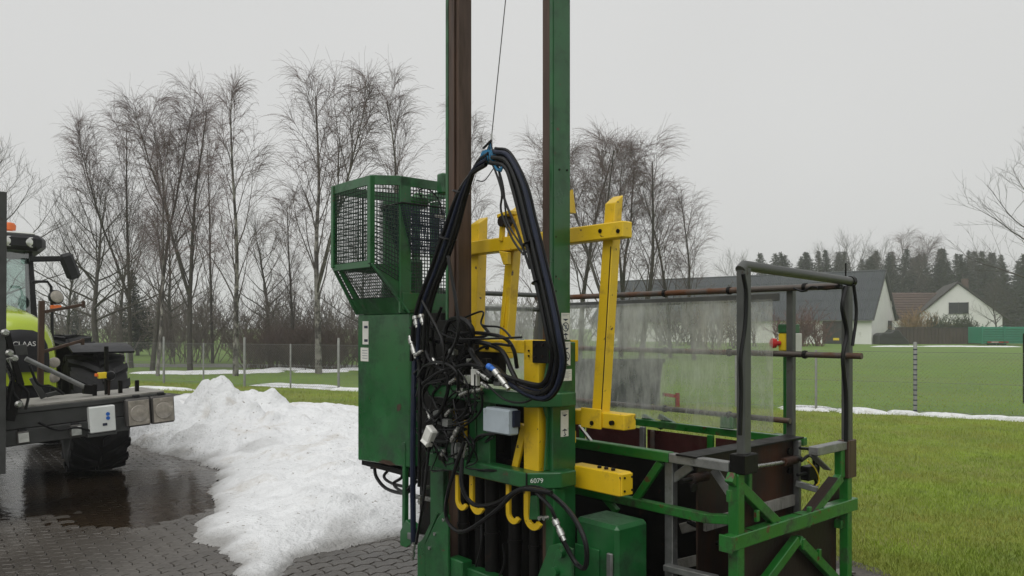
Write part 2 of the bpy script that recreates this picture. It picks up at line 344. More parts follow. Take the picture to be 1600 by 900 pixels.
# ------------------------------------------------------------------ ground
def inside(poly, X, Y):
    r = np.zeros(X.shape, bool); k = len(poly)
    for i in range(k):
        x0, y0 = poly[i][:2]; x1, y1 = poly[(i + 1) % k][:2]
        c = ((y0 > Y) != (y1 > Y)) & (X < (x1 - x0) * (Y - y0) / (y1 - y0 + 1e-12) + x0); r ^= c
    return r
def edge_dist(poly, X, Y):
    d = np.full(X.shape, 1e9); k = len(poly)
    for i in range(k):
        x0, y0 = poly[i][:2]; x1, y1 = poly[(i + 1) % k][:2]; dx, dy = x1 - x0, y1 - y0
        t = np.clip(((X - x0) * dx + (Y - y0) * dy) / (dx * dx + dy * dy + 1e-12), 0, 1)
        d = np.minimum(d, np.hypot(X - x0 - t * dx, Y - y0 - t * dy))
    return d
def vnoise(X, Y, sc, seed=0, octv=4):      # smooth value noise, numpy
    out = np.zeros(X.shape); amp = 1.; tot = 0.
    for o in range(octv):
        x, y = X * sc + 17.3 * seed + 5.1 * o, Y * sc - 9.7 * seed + 3.3 * o
        xi, yi = np.floor(x).astype(int), np.floor(y).astype(int); fx, fy = x - xi, y - yi
        fx, fy = fx * fx * (3 - 2 * fx), fy * fy * (3 - 2 * fy)
        def h(a, b):
            n_ = (a * 374761393 + b * 668265263 + (seed + o) * 974711) & 0x7fffffff
            n_ = ((n_ ^ (n_ >> 13)) * 1274126177) & 0x7fffffff
            return ((n_ ^ (n_ >> 16)) & 0xffff) / 65535.
        v = (h(xi, yi) * (1 - fx) + h(xi + 1, yi) * fx) * (1 - fy) + (h(xi, yi + 1) * (1 - fx) + h(xi + 1, yi + 1) * fx) * fy
        out += v * amp; tot += amp; amp *= .5; sc *= 2
    return out / tot

def sheet(name, poly, z, material):
    o = MB().add([(x, y, z) for x, y in poly], [tuple(range(len(poly)))]).build(name, material); o['kind'] = 'structure'; return o
sheet('ground', [(-900, -200), (900, -200), (900, 900), (-900, 900)], -.036, 'field_ground')
FENCE = lambda x: 18.9 - .47 * x
sheet('lawn', [(2.2, 1.5), (30, 1.5), (30, FENCE(30)), (8, FENCE(8)), (-8, FENCE(-8)), (-22, FENCE(-22)), (-22, 20), (-8, 17), (-2.9, 14)], -.028, 'grass_ground')
PAVE = [(2.35, -3), (2.35, 5.35), (-.6, 10.9), (-2.9, 15.3), (-9.0, 20.2), (-22, 26), (-22, -3)]
sheet('paving_base', PAVE, -.018, 'joint_sand')
# gravel edge between lawn and paving
ge = []
for k in range(13):
    t = k / 12; x, y = 2.35 - 2.95 * t, 5.35 + 5.55 * t; ge.append((x + .22 + .1 * rnd.random(), y + .12))
sheet('gravel_edge', [(2.36, 2.2), (2.75, 2.2), (2.72, 4.6)] + ge + [(-.62, 10.9), (2.36, 5.35)], -.012, 'gravel')
sheet('road', [(-60, 41), (-60, 37.5), (-8.5, 33), (2, 31.6), (2, 34.2), (-8.5, 36)], -.026, 'asphalt')

SNOW_EDGE = [ground(*p) for p in [(205, 697), (258, 712), (315, 722), (341, 750), (328, 788), (303, 825), (290, 848), (345, 866), (372, 884), (358, 902), (372, 930), (430, 912), (452, 893), (480, 872), (560, 853), (640, 838), (705, 800), (760, 730), (735, 665), (600, 641), (520, 637), (440, 634), (350, 622), (285, 615), (215, 640), (170, 668)]]
# denser, ragged outline
se = []
for i, p in enumerate(SNOW_EDGE):
    q = SNOW_EDGE[(i + 1) % len(SNOW_EDGE)]
    for k in range(9): se.append(p.lerp(q, k / 9))
SNOW = []
for i, p in enumerate(se):
    s_ = .10 * (vnoise(np.array([p.x]), np.array([p.y]), 2.3, 3, 4)[0] - .5) * 2 * min(2., p.y / 7)
    SNOW.append((p.x + s_, p.y + s_ * .8))

# interlocking pavers
PL, PW, ZG = .225, .112, .026
def paver_outline(g=.0036):
    low = [(0, 0), (PL / 4, ZG), (PL / 2, 0), (PL * .75, ZG), (PL, 0)]
    right = [(PL + .012, PW / 2)]; top = [(x, y + PW) for x, y in low[::-1]]; left = [(.012, PW / 2)]
    P = low + right + top + left; c = (PL / 2, PW / 2 + ZG / 2)
    P = [(x - c[0], y - c[1]) for x, y in P]
    return [(x * (1 - g / (PL / 2)), y * (1 - g / (PW / 2))) for x, y in P]
po = paver_outline(); pi_ = [(x * .965, y * .93) for x, y in po]; kk = len(po)
pv_verts = [(x, y, 0) for x, y in pi_] + [(x, y, -.003) for x, y in po] + [(x, y, -.026) for x, y in po]
pv_faces = [(i, kk + i, kk + (i + 1) % kk, (i + 1) % kk) for i in range(kk)] + [(kk + i, 2 * kk + i, 2 * kk + (i + 1) % kk, kk + (i + 1) % kk) for i in range(kk)]
paver_me = bpy.data.meshes.new('paver'); paver_me.from_pydata(pv_verts, [], [tuple(range(kk))] + [f[::-1] for f in pv_faces]); paver_me.materials.append(MATS['paver'])
tone_vals = []
PA = math.radians(38); ca, sa = math.cos(PA), math.sin(PA)
ii, jj = np.meshgrid(np.arange(-110, 60), np.arange(-20, 260)); 
lx = (ii + .5 * (jj % 2)) * PL; ly = jj * PW
gx, gy = (lx * ca - ly * sa).ravel() , (lx * sa + ly * ca).ravel()
keep = inside(PAVE, gx, gy) & (gy > 3.2) & (gy < 17.5) & (gx > -.86 * gy - .6) & (gx < .45 * gy + .5)
keep &= ~((inside(SNOW, gx, gy)) & (edge_dist(SNOW, gx, gy) > .35))
gx, gy = gx[keep], gy[keep]
def pave_z(x, y):
    z = .016 * (vnoise(x, y, .55, 5, 3) - .5)
    z -= .011 * np.exp(-(((x + 4.9) / 1.5) ** 2 + ((y - 8.1) / 1.15) ** 2))
    z -= .010 * np.exp(-(((x + 3.45) / .55) ** 2 + ((y - 7.6) / 1.1) ** 2))
    z -= .008 * np.exp(-(((x + 5.2) / 1.4) ** 2 + ((y - 6.5) / .7) ** 2))
    z += .010 * np.exp(-(((x + 2.6) / 1.7) ** 2 + ((y - 5.4) / 1.0) ** 2))
    return z
gz = pave_z(gx, gy) + RNG.normal(0, .0006, gx.shape) - .001
spx, spy = 800 + F * gx / gy, HZ + F * (EYE - gz) / gy
vis = (spx > -5) & (spx < 660) & (spy < 905) & (spy > 690) & ~inside(SNOW, gx, gy)
order = np.argsort(np.where(vis, gy, 1e6))[:300]
pbase = bpy.data.objects.new('paving', None); C.objects.link(pbase); pbase.location = (-2, 6, 0); pbase['kind'] = 'structure'
def tilt(n_): return RNG.normal(0, .003, (n_, 2))
chosen = np.zeros(gx.shape, bool); chosen[order] = True
for k in order:
    o = bpy.data.objects.new('paver', paver_me); C.objects.link(o); o.parent = pbase
    tx, ty = tilt(1)[0]; o.location = (gx[k] + 2, gy[k] - 6, gz[k]); o.rotation_euler = (tx, ty, PA)
rest = ~chosen; n_ = int(rest.sum()); tl = tilt(n_)
base_v = np.array(pv_verts); R2 = np.array([[ca, -sa], [sa, ca]]); bxy = base_v[:, :2] @ R2.T
V = np.zeros((n_, len(base_v), 3)); V[:, :, 0] = bxy[None, :, 0] + gx[rest][:, None] + 2; V[:, :, 1] = bxy[None, :, 1] + gy[rest][:, None] - 6
V[:, :, 2] = base_v[None, :, 2] + gz[rest][:, None] + bxy[None, :, 0] * tl[:, 0:1] + bxy[None, :, 1] * tl[:, 1:2]
q4 = np.array([f[::-1] for f in pv_faces]); Q = (q4[None] + (np.arange(n_) * len(base_v))[:, None, None]).reshape(-1, 4)
QT = (np.array([(0, 1, 9, 11), (1, 2, 8, 9), (2, 3, 7, 8), (3, 4, 6, 7)])[None] + (np.arange(n_) * len(base_v))[:, None, None]).reshape(-1, 4)
T3 = (np.array([(9, 10, 11), (4, 5, 6)])[None] + (np.arange(n_) * len(base_v))[:, None, None]).reshape(-1, 3)
me = bpy.data.meshes.new('pavers'); me.from_pydata(V.reshape(-1, 3).tolist(), [], np.concatenate([Q, QT]).tolist() + T3.tolist()); me.materials.append(MATS['paver'])
o = bpy.data.objects.new('pavers', me); C.objects.link(o); o.parent = pbase; o['kind'] = 'stuff'
# standing water: fills whatever part of the paving lies lowest
o = MB().add([(-12, 5.0, -.006), (-1.5, 5.0, -.006), (-2.2, 9, -.006), (-4, 13, -.006), (-12, 13, -.006)], [(0, 1, 2, 3, 4)]).build('puddle', 'puddle_water'); o['kind'] = 'structure'

# ------------------------------------------------------------------ snow
def smoothstep(a, b, x): t = np.clip((x - a) / (b - a), 0, 1); return t * t * (3 - 2 * t)
st = .045
X, Y = np.meshgrid(np.arange(-10.2, 0.4, st), np.arange(4.2, 19.5, st))
ins = inside(SNOW, X, Y); D = edge_dist(SNOW, X, Y) * np.where(ins, 1, -1)
D = D + .16 * (vnoise(X, Y, 3.5, 31, 4) - .5) + .05 * (vnoise(X, Y, 11., 32, 2) - .5) - .02
def bump_(cx, cy, sx, sy, rot=0):
    c_, s_ = math.cos(rot), math.sin(rot); dx, dy = X - cx, Y - cy; a_, b_ = dx * c_ + dy * s_, -dx * s_ + dy * c_
    return np.exp(-((a_ / sx) ** 2 + (b_ / sy) ** 2))
Hh = .09 + .08 * smoothstep(0, 2.0, D) + .22 * bump_(-4.62, 12.4, .38, .6) + .20 * bump_(-4.75, 12.4, 1.0, 1.3) + .12 * bump_(-5.7, 13.2, .9, 1.5) + .14 * bump_(-3.5, 11.2, 1.3, 1.5, -.6) + .08 * bump_(-2.6, 9.2, 1.6, 2.2)
edge = 1 - np.exp(-np.clip(D, 0, None) / .42)
nz = vnoise(X, Y, 1.1, 1, 5) - .5; rid = np.abs(vnoise(X, Y, 1.7, 8, 5) - .5)
lump = vnoise(X, Y, 3.2, 4, 4) - .5; grit = vnoise(X, Y, 9., 14, 3) - .5; chunk = np.abs(vnoise(X, Y, 2.1, 21, 3) - .5)
Z = Hh * edge * (1 + .55 * nz) + edge * (.10 * nz - .13 * rid + .05 + .24 * lump * (.35 + Hh) + .09 * grit * (.4 + Hh) + .16 * chunk * Hh) 
bg_ = np.random.default_rng(4)
for _ in range(650):                       # loose clods and crusts
    t_ = bg_.random(); near_peak = _ % 2 == 0
    cx_, cy_ = (bg_.normal(-4.7, .9), bg_.normal(12.2, 1.2)) if near_peak else (bg_.uniform(-8, -.6), bg_.uniform(5.5, 16))
    r_ = .05 + .2 * bg_.random() ** 2.2 * (1.3 if near_peak else .8); i0, i1 = int((cx_ - r_ + 10.2) / st), int((cx_ + r_ + 10.2) / st) + 2; j0, j1 = int((cy_ - r_ - 4.2) / st), int((cy_ + r_ - 4.2) / st) + 2
    i0, j0 = max(i0, 0), max(j0, 0); sl_ = (slice(j0, j1), slice(i0, i1)); dd = np.hypot(X[sl_] - cx_, (Y[sl_] - cy_) * bg_.uniform(.7, 1.4)) / r_
    Z[sl_] += np.where(D[sl_] > .1, np.clip(1 - dd ** 3, 0, 1) * r_ * bg_.uniform(.12, .38) * (1. if cy_ < 13 else .4), 0)
Z = np.where(D > 0, np.maximum(Z, .012 + .03 * smoothstep(0, .12, D)), -.05)
Z[(D <= 0) & (D > -st * .8)] = -.012
idx = np.arange(X.size).reshape(X.shape); cell = (D[:-1, :-1] > -st * 1.2) & (D[1:, 1:] > -st * 1.2) & (D[:-1, 1:] > -st * 1.2) & (D[1:, :-1] > -st * 1.2)
Q = np.stack([idx[:-1, :-1], idx[:-1, 1:], idx[1:, 1:], idx[1:, :-1]], -1)[cell]
used = np.unique(Q); remap = -np.ones(X.size, int); remap[used] = np.arange(len(used))
VV = np.stack([X.ravel(), Y.ravel(), Z.ravel()], -1)[used]
heap_loc = np.array([-3.6, 9.8, 0])
o = fast_mesh('snow_heap', VV - heap_loc, remap[Q], 'snow', smooth=True); o.location = heap_loc
slu = (np.exp(-np.clip(D, 0, None) / .11) * (.5 + .9 * vnoise(X, Y, 2.2, 41, 3)) + .55 * smoothstep(.6, .78, vnoise(X, Y, 1.6, 44, 4)) * np.exp(-np.clip(D, 0, None) / .9)).ravel()[used]
at_ = o.data.attributes.new('slush', 'FLOAT', 'POINT'); at_.data.foreach_set('value', np.clip(slu, 0, .8).astype(np.float32))
tag(o, 'long heap of dirty melting snow spilling over the wet paving beside the tractor', 'snow heap')
def snow_patch(c, lx_, ly_, rot, seed, label, h=.05):
    k1, k2 = 72, 9; vs = [(0, 0, h)]; fs = []
    for j in range(1, k2 + 1):
        for i in range(k1):
            a = 2 * math.pi * i / k1; ca_, sa_ = math.cos(a), math.sin(a)
            r = (.30 + 1.2 * vnoise(np.array([ca_ * 2.6 + 9 + seed]), np.array([sa_ * 2.6 + 4]), 1.6, seed, 4)[0]) * j / k2
            x, y = ca_ * r * lx_, sa_ * r * ly_
            e = 1 - (j / k2) ** 4
            z = -.03 + (h + .03) * e * (.6 + .8 * vnoise(np.array([x + c.x]), np.array([y + c.y]), 1.5, 2, 3)[0])
            vs.append((x * math.cos(rot) - y * math.sin(rot), x * math.sin(rot) + y * math.cos(rot), z))
    fs += [(0, 1 + i, 1 + (i + 1) % k1) for i in range(k1)]
    for j in range(k2 - 1):
        b0 = 1 + j * k1; fs += [(b0 + i, b0 + k1 + i, b0 + k1 + (i + 1) % k1, b0 + (i + 1) % k1) for i in range(k1)]
    o = MB().add(vs, fs).build('snow_patch', 'snow', smooth=True); o.location = (c.x, c.y, 0)
    return tag(o, label, 'snow', 'snow patches left on the grass')
FR = math.atan(-.47)
for (px, py, lx_, ly_, seed, rot, lab) in [
    (470, 603, 1.9, .42, 1, FR, 'long strip of snow on the grass under the left wire fence'),
    (545, 609, 1.1, .1, 12, FR, 'thin line of snow at the fence foot next to the green cabinet'),
    (255, 607, 1.2, .16, 13, FR, 'thin snow streak on the grass behind the front carrier deck'),
    (262, 582, 1.25, .5, 2, .1, 'snow patch round the leaning birch, leftmost of those beyond the fence'),
    (302, 583, 1.1, .5, 3, .1, 'second snow patch from the left beyond the wire fence'),
    (352, 581, 1.9, .75, 4, 0, 'broad snow patch at the foot of the white stemmed birch'),
    (405, 580, .9, .6, 5, 0, 'snow patch beyond the fence just right of the white stemmed birch'),
    (446, 577, 1.1, .5, 6, 0, 'small snow patch in front of the brown scrub, midway between two fence posts'),
    (506, 580, 1.1, .5, 7, 0, 'snow patch at the foot of the tall birch beside the cage'),
    (555, 577, .9, .5, 18, 0, 'snow patch beyond the fence closest to the green cabinet'),
    (1262, 638, .6, .34, 8, FR, 'snow patch on the lawn behind the basket handrails'),
    (1345, 643, .55, .2, 9, FR, 'snow strip beneath the right wire fence next to the basket corner post'),
    (1412, 646, .36, .10, 19, FR, 'short snow strip just left of the banded fence post'),
    (1478, 649, .5, .24, 10, FR, 'snow strip beneath the right wire fence, right of the banded post'),
    (1545, 653, .42, .10, 20, FR, 'thin snow streak midway between the banded post and the right picture edge'),
    (1592, 656, .3, .08, 11, FR, 'snow streak under the fence at the right picture edge'),
    (1400, 541, 2.4, 1.0, 14, .2, 'flat snow patch lying in front of the black covered stack'),
    (1480, 541, 3.0, .8, 15, .1, 'flat snow patch before the long brown board wall'),
    (1555, 541.5, 2.2, .6, 16, 0, 'flat snow patch in front of the teal trailer body')]:
    snow_patch(ground(px, py), lx_, ly_, rot, seed, lab, .06 if py > 560 else .05)

# ------------------------------------------------------------------ grass blades (nobody could count them)
def blades(name, pts, hmin, hmax, wd, label):
    n_ = len(pts); a = RNG.uniform(0, 2 * np.pi, n_); h_ = RNG.uniform(hmin, hmax, n_) * (.55 + .9 * vnoise(pts[:, 0], pts[:, 1], 1.3, 6, 3)); ln = RNG.uniform(.2, .9, n_) * h_; b = RNG.uniform(0, 2 * np.pi, n_)
    sx, sy = np.cos(a) * wd, np.sin(a) * wd; V = np.zeros((n_, 5, 3)); z0 = -.03
    V[:, 0] = np.stack([pts[:, 0] - sx, pts[:, 1] - sy, np.full(n_, z0)], -1); V[:, 1] = np.stack([pts[:, 0] + sx, pts[:, 1] + sy, np.full(n_, z0)], -1)
    mx_, my_ = pts[:, 0] + np.cos(b) * ln * .35, pts[:, 1] + np.sin(b) * ln * .35
    V[:, 2] = np.stack([mx_ + sx * .7, my_ + sy * .7, z0 + h_ * .65], -1); V[:, 3] = np.stack([mx_ - sx * .7, my_ - sy * .7, z0 + h_ * .65], -1)
    V[:, 4] = np.stack([pts[:, 0] + np.cos(b) * ln, pts[:, 1] + np.sin(b) * ln, z0 + h_], -1)
    o4 = (np.arange(n_) * 5)[:, None]
    T = np.concatenate([o4 + np.array([[0, 1, 2]]), o4 + np.array([[0, 2, 3]]), o4 + np.array([[3, 2, 4]])])
    o = fast_mesh(name, V.reshape(-1, 3), T, 'grass_blade', k=3); tag(o, label, 'grass', kind='stuff'); return o
def scatter(n_, y0, y1, s0, s1, bias=1.6):
    y = y0 + (y1 - y0) * RNG.uniform(0, 1, n_) ** bias; return np.stack([y * RNG.uniform(s0, s1, n_), y], -1)
P = scatter(150000, 4.4, 17.5, .2, .78, 1.5)
P = P[(P[:, 1] < FENCE(P[:, 0]) + .3) & ~inside(PAVE, P[:, 0] + .25, P[:, 1]) & (P[:, 0] > 2.6 - .5 * (P[:, 1] - 5.2))]
blades('grass', P, .031, .050, .0026, 'short damp lawn grass on the right side of the yard')
P = scatter(60000, 12, 24.5, -.52, .2, 1.)
P = P[(P[:, 1] < FENCE(P[:, 0])) & ~inside(PAVE, P[:, 0], P[:, 1])]
blades('grass', P, .035, .065, .004, 'grass strip between the snow heap and the left wire fence')
P = scatter(50000, 15, 42, -.6, .75, 1.3); P = P[P[:, 1] > FENCE(P[:, 0])]
blades('grass', P, .032, .046, .005, 'field grass just beyond the wire fence')

# ------------------------------------------------------------------ wire fence
e = W0.thing('wire_fence', (0, FENCE(0), 0)); tag(e, 'long grey chain link fence on thin posts crossing behind the yard', 'fence')
fd = Vector((1, -.47, 0)).normalized(); f0 = Vector((0, FENCE(0), 0))
def fpt(px): y = 18.9 / (1 + .47 * (px - 800) / F); return Vector(((px - 800) / F * y, y, 0))
tall = [256, 382, 529, 640, 760, 900, 1430]; short_ = [60, 130, 198, 318, 454, 585, 700, 828, 1030, 1150, 1275, 1640]
for px in tall + short_:
    p = fpt(px); hgt = 1.42 if px in tall else 1.24
    rr = .035 if px in tall else .025
    o = MB().lathe(p + Vector((0, 0, -.1)), (0, 0, 1), [(rr, 0), (rr, hgt + .08), (rr * .6, hgt + .1)], 10).build('post', 'fence_post', e, smooth=True)
    if px == 1430:
        for k in range(13): MB().lathe(p + Vector((0, 0, .06 + k * .1)), (0, 0, 1), [(rr + .003, 0), (rr + .003, .022)], 10).build('dark_band', 'ink', o, smooth=True)
s0 = (fpt(-40) - f0).dot(fd); s1 = (fpt(1680) - f0).dot(fd)
fm = MB(); FH = 1.2; k = s0
while k < s1:
    for sg in (1, -1):
        a_ = f0 + fd * (k if sg > 0 else k + FH); b_ = f0 + fd * (k + FH if sg > 0 else k)
        fm.tube([a_ + Vector((0, 0, .02)), b_ + Vector((0, 0, .02 + FH))], .0017, 3, caps=False)
    k += .075
o = fm.build('chain_link_mesh', 'fence_wire', e); o['kind'] = 'stuff'
for z in (.05, .62, 1.22): MB().tube([f0 + fd * s0 + Vector((0, 0, z)), f0 + fd * s1 + Vector((0, 0, z))], .004, 4).build('line_wire', 'fence_wire', e)

# ------------------------------------------------------------------ trees
def nrm(v): return v / np.maximum(1e-9, np.linalg.norm(v, axis=-1, keepdims=True))
def grow(P0, D0, L, K, grav, wob, rg):
    P = [P0]; d = nrm(D0)
    for k in range(K):
        d = nrm(d + rg.normal(0, wob, d.shape) + np.array([0, 0, 1.]) * (grav if np.isscalar(grav) else grav[:, None]) * (k + 1) / K)
        P.append(P[-1] + d * (L / K)[:, None])
    return np.stack(P, 1)
def spawn(P, per, t0, t1, rg):             # points and tangents along parent polylines
    N, K1 = P.shape[:2]; t = (t0 + (t1 - t0) * (np.arange(per)[None] + rg.uniform(0, 1, (N, per))) / per) * (K1 - 1) * .9999
    i = t.astype(int); f = (t - i)[..., None]; r = np.arange(N)[:, None]
    a, b = P[r, i], P[r, i + 1]; return (a * (1 - f) + b * f).reshape(-1, 3), nrm(b - a).reshape(-1, 3), (t / (K1 - 1)).ravel(), np.repeat(np.arange(N), per)
def tubes(P, r0, r1, m_, power=1.):
    N, K1 = P.shape[:2]; T = nrm(np.gradient(P, axis=1)); A = nrm(np.cross(T, np.array([.37, .21, .9]))); B = np.cross(T, A)
    tt = np.linspace(0, 1, K1)[None] ** power; R = (np.asarray(r0).reshape(-1, 1) * (1 - tt) + np.asarray(r1).reshape(-1, 1) * tt)
    an = 2 * np.pi * np.arange(m_) / m_
    V = P[:, :, None] + (A[:, :, None] * np.cos(an)[:, None] + B[:, :, None] * np.sin(an)[:, None]) * R[:, :, None, None]
    ix = np.arange(N * K1 * m_).reshape(N, K1, m_); nx = np.roll(ix, -1, 2)
    Q = np.stack([ix[:, :-1], nx[:, :-1], nx[:, 1:], ix[:, 1:]], -1).reshape(-1, 4)
    return V.reshape(-1, 3), Q
def cat(parts):
    V, Q, o = [], [], 0
    for v, q in parts: V.append(v); Q.append(q + o); o += len(v)
    return np.concatenate(V), np.concatenate(Q)
def rand_dir(az, el): return np.stack([np.cos(az) * np.cos(el), np.sin(az) * np.cos(el), np.sin(el)], -1)

def tree_meshes(kind, seed, H):
    rg = np.random.default_rng(seed)
    if kind == 'birch':
        stems = 1 + (seed % 3 == 1)
        tr = grow(np.zeros((1, 3)) , np.array([[rg.normal(0, .05), rg.normal(0, .05), 1]]), np.array([H * .93]), 14, .04, .035, rg)
        if stems == 2:
            p, d, t, _ = spawn(tr, 1, .28, .32, rg); az = rg.uniform(0, 6.28); t2 = grow(p, np.array([[math.cos(az) * .4, math.sin(az) * .4, 1]]), np.array([H * .62]), 14, .08, .035, rg); tr2 = np.concatenate([tr, t2])
        else: tr2 = tr
        rad = np.array([.0125 * H, .008 * H])[:stems]
        n1 = 17; p, d, t, par = spawn(tr2, n1, .2, .97, rg)
        if stems == 2: kp = (par == 0) | (t > .3); p, d, t, par = p[kp], d[kp], t[kp], par[kp]
        az = np.arange(len(p)) * 2.4 + rg.normal(0, .4, len(p)); el = np.radians(rg.uniform(50, 72, len(p)))
        L = H * (.30 * (1 - t) + .12) * rg.uniform(.65, 1.2, len(p)); L1 = grow(p, rand_dir(az, el) + d * .35, L, 9, -.005, .06, rg)
        r1 = (.0034 * H * (1.05 - t) + .006)
        p, d, t, par = spawn(L1, 8, .18, .99, rg); az = rg.uniform(0, 6.28, len(p))
        L = L[par] * (.55 * (1 - t) + .18) * rg.uniform(.7, 1.3, len(p)); L2 = grow(p, d * 1.0 + rand_dir(az, rg.uniform(-.3, .6, len(p))) * .75, L, 6, -.11, .09, rg)
        p, d, t, par = spawn(L2, 10, .2, 1., rg); az = rg.uniform(0, 6.28, len(p))
        L3 = grow(p, d + rand_dir(az, rg.uniform(-.3, .6, len(p))) * .6, rg.uniform(.3, 1.15, len(p)), 5, -.30, .08, rg)
        return tr2, rad, L1, r1, L2, L3, .0068, .0044
    if kind == 'oak':
        tr = grow(np.zeros((1, 3)), np.array([[rg.normal(0, .04), rg.normal(0, .04), 1]]), np.array([H * .8]), 14, .03, .05, rg); rad = np.array([.019 * H])
        p, d, t, par = spawn(tr, 22, .3, .99, rg); az = np.arange(len(p)) * 2.4 + rg.normal(0, .4, len(p)); el = np.radians(10 + 55 * t + rg.normal(0, 8, len(p)))
        L = H * (.42 * (1 - t) + .24) * rg.uniform(.8, 1.2, len(p)); L1 = grow(p, rand_dir(az, el), L, 10, .06, .09, rg); r1 = (.0065 * H * (1.1 - t) + .012)
        p, d, t, par = spawn(L1, 8, .2, .99, rg); az = rg.uniform(0, 6.28, len(p))
        L = L[par] * (.5 * (1 - t) + .2) * rg.uniform(.7, 1.3, len(p)); L2 = grow(p, d + rand_dir(az, rg.uniform(-.3, .9, len(p))) * .8, L, 6, .04, .1, rg)
        p, d, t, par = spawn(L2, 7, .15, 1., rg); az = rg.uniform(0, 6.28, len(p))
        L3 = grow(p, d + rand_dir(az, rg.uniform(-.3, .9, len(p))) * .8, rg.uniform(.3, .95, len(p)), 4, .03, .12, rg)
        return tr, rad, L1, r1, L2, L3, .009, .0052
TREES = {}
def make_tree(kind, seed, H):
    key = (kind, seed)
    tr, rad, L1, r1, L2, L3, r2, r3 = tree_meshes(kind, seed, H)
    out = {}
    vq = tubes(tr, rad, rad * .16, 9, .85)
    if kind == 'birch':                    # flare at the root
        pass
    out['trunk'] = (vq, 'birch_bark' if kind == 'birch' else 'dark_bark')
    out['limbs'] = (tubes(L1, r1, np.full(len(r1), .005), 5), 'limb_bark' if kind == 'birch' else 'dark_bark')
    out['crown'] = (cat([tubes(L2, np.full(len(L2), r2), np.full(len(L2), .0045), 3), tubes(L3, np.full(len(L3), r3), np.full(len(L3), .003), 3)]), 'twig' if kind == 'birch' else 'oak_twig')
    obs = {}
    for k_, (vq_, m_) in out.items():
        o = fast_mesh(k_, vq_[0], vq_[1], m_, smooth=True); obs[k_] = o.data; bpy.data.objects.remove(o)
    TREES[key] = (obs, H); return obs
def plant(kind, seed, name, X_, Y_, H, rot, label, cat_, group=None, lean=(0, 0), sxy=1., trunk_mat=None):
    if (kind, seed) not in TREES: make_tree(kind, seed, 10.)
    obs, H0 = TREES[(kind, seed)]
    e = bpy.data.objects.new(name, None); C.objects.link(e); e.location = (X_, Y_, -.06); e.empty_display_size = .3
    sc = H / H0; e.scale = (sc * sxy, sc * sxy, sc); e.rotation_euler = (lean[0], lean[1], rot)
    for k_, me in obs.items():
        o = bpy.data.objects.new(k_, me); C.objects.link(o); o.parent = e
        if k_ == 'trunk' and trunk_mat: o.material_slots[0].link = 'OBJECT'; o.material_slots[0].material = MATS[trunk_mat]
    tag(e, label, cat_, group); return e
def tp(px, Y_): return (px - 800) / F * Y_
def th(ytop, Y_): return EYE + (HZ - ytop) / F * Y_
G1 = 'bare birches beyond the left fence'
for (px, Y_, yt, seed, rot, lean, sxy, tm, lab) in [
    (205, 33, 178, 1, .3, (0, -.06), .75, 'dark_bark', 'bare birch leaning out to the left, leftmost birch of the row'),
    (238, 31, 142, 2, 1.3, (0, .03), .75, 'dark_bark', 'bare slender birch, second of the row from the left'),
    (246, 27.5, 180, 3, 2.2, (0, .09), .6, None, 'pale stemmed birch leaning right out of a snow patch by the fence'),
    (297, 31, 140, 4, 4.1, (0, .0), .85, 'dark_bark', 'dark stemmed birch standing left of the white stemmed birch'),
    (332, 37, 205, 6, 3.1, (0, .0), .6, 'dark_bark', 'farther birch half hidden behind the white stemmed birch'),
    (368, 27.5, 128, 5, .9, (0, .02), .82, None, 'white stemmed weeping birch with its foot in a broad snow patch'),
    (498, 29, 103, 1, 2.6, (0, .0), .95, None, 'tall open crowned birch standing alone left of the mesh cage'),
    (460, 38, 300, 2, 5.6, (0, .05), .9, 'dark_bark', 'low young birch in the scrub left of the tall open birch'),
    (640, 30, 132, 3, 5.0, (0, .02), .85, None, 'thin birch rising behind the mesh cage'),
    (745, 33, 165, 6, 1.6, (0, .03), .8, None, 'birch seen between the two mast rails')]:
    plant('birch', seed, 'birch_tree', tp(px, Y_), Y_, th(yt, Y_), rot, lab, 'tree', G1, lean, sxy, tm)
G2 = 'bare birches behind the basket'
for (px, Y_, yt, seed, rot, sxy, lab) in [
    (835, 42, 215, 2, .5, 1.05, 'weeping birch just left of the green right mast rail'),
    (905, 44, 210, 5, 1.9, 1.1, 'weeping birch between the right mast rail and the outer yellow post'),
    (945, 40, 212, 4, 3.0, 1.1, 'weeping birch right behind the outer yellow post'),
    (1002, 42, 228, 6, 4.4, 1.15, 'weeping birch, third from the right end of its group'),
    (970, 45, 222, 1, 1.1, 1.0, 'weeping birch, fourth from the right end of its group'),
    (865, 46, 225, 6, 2.2, 1.0, 'weeping birch mostly hidden by the green right mast rail'),
    (1048, 44, 270, 5, 5.5, 1.0, 'weeping birch, second from the right end of its group'),
    (1085, 41, 285, 3, 2.9, 1.0, 'weeping birch at the right end of the group, against open sky')]:
    plant('birch', seed, 'birch_tree', tp(px, Y_), Y_, th(yt, Y_), rot, lab, 'tree', G2, (0, 0), sxy, 'dark_bark')
plant('oak', 21, 'bare_tree', tp(155, 31), 31, th(268, 31), .4, 'broad bare tree with spreading crown right of the tractor mirror', 'tree')
plant('oak', 22, 'bare_tree', tp(-15, 36), 36, th(245, 36), 2.0, 'bare tree above the tractor beacon at the left picture edge', 'tree')
plant('oak', 22, 'bare_tree', tp(1655, 44), 44, th(215, 44), 4.0, 'big bare tree reaching in at the right picture edge', 'tree')
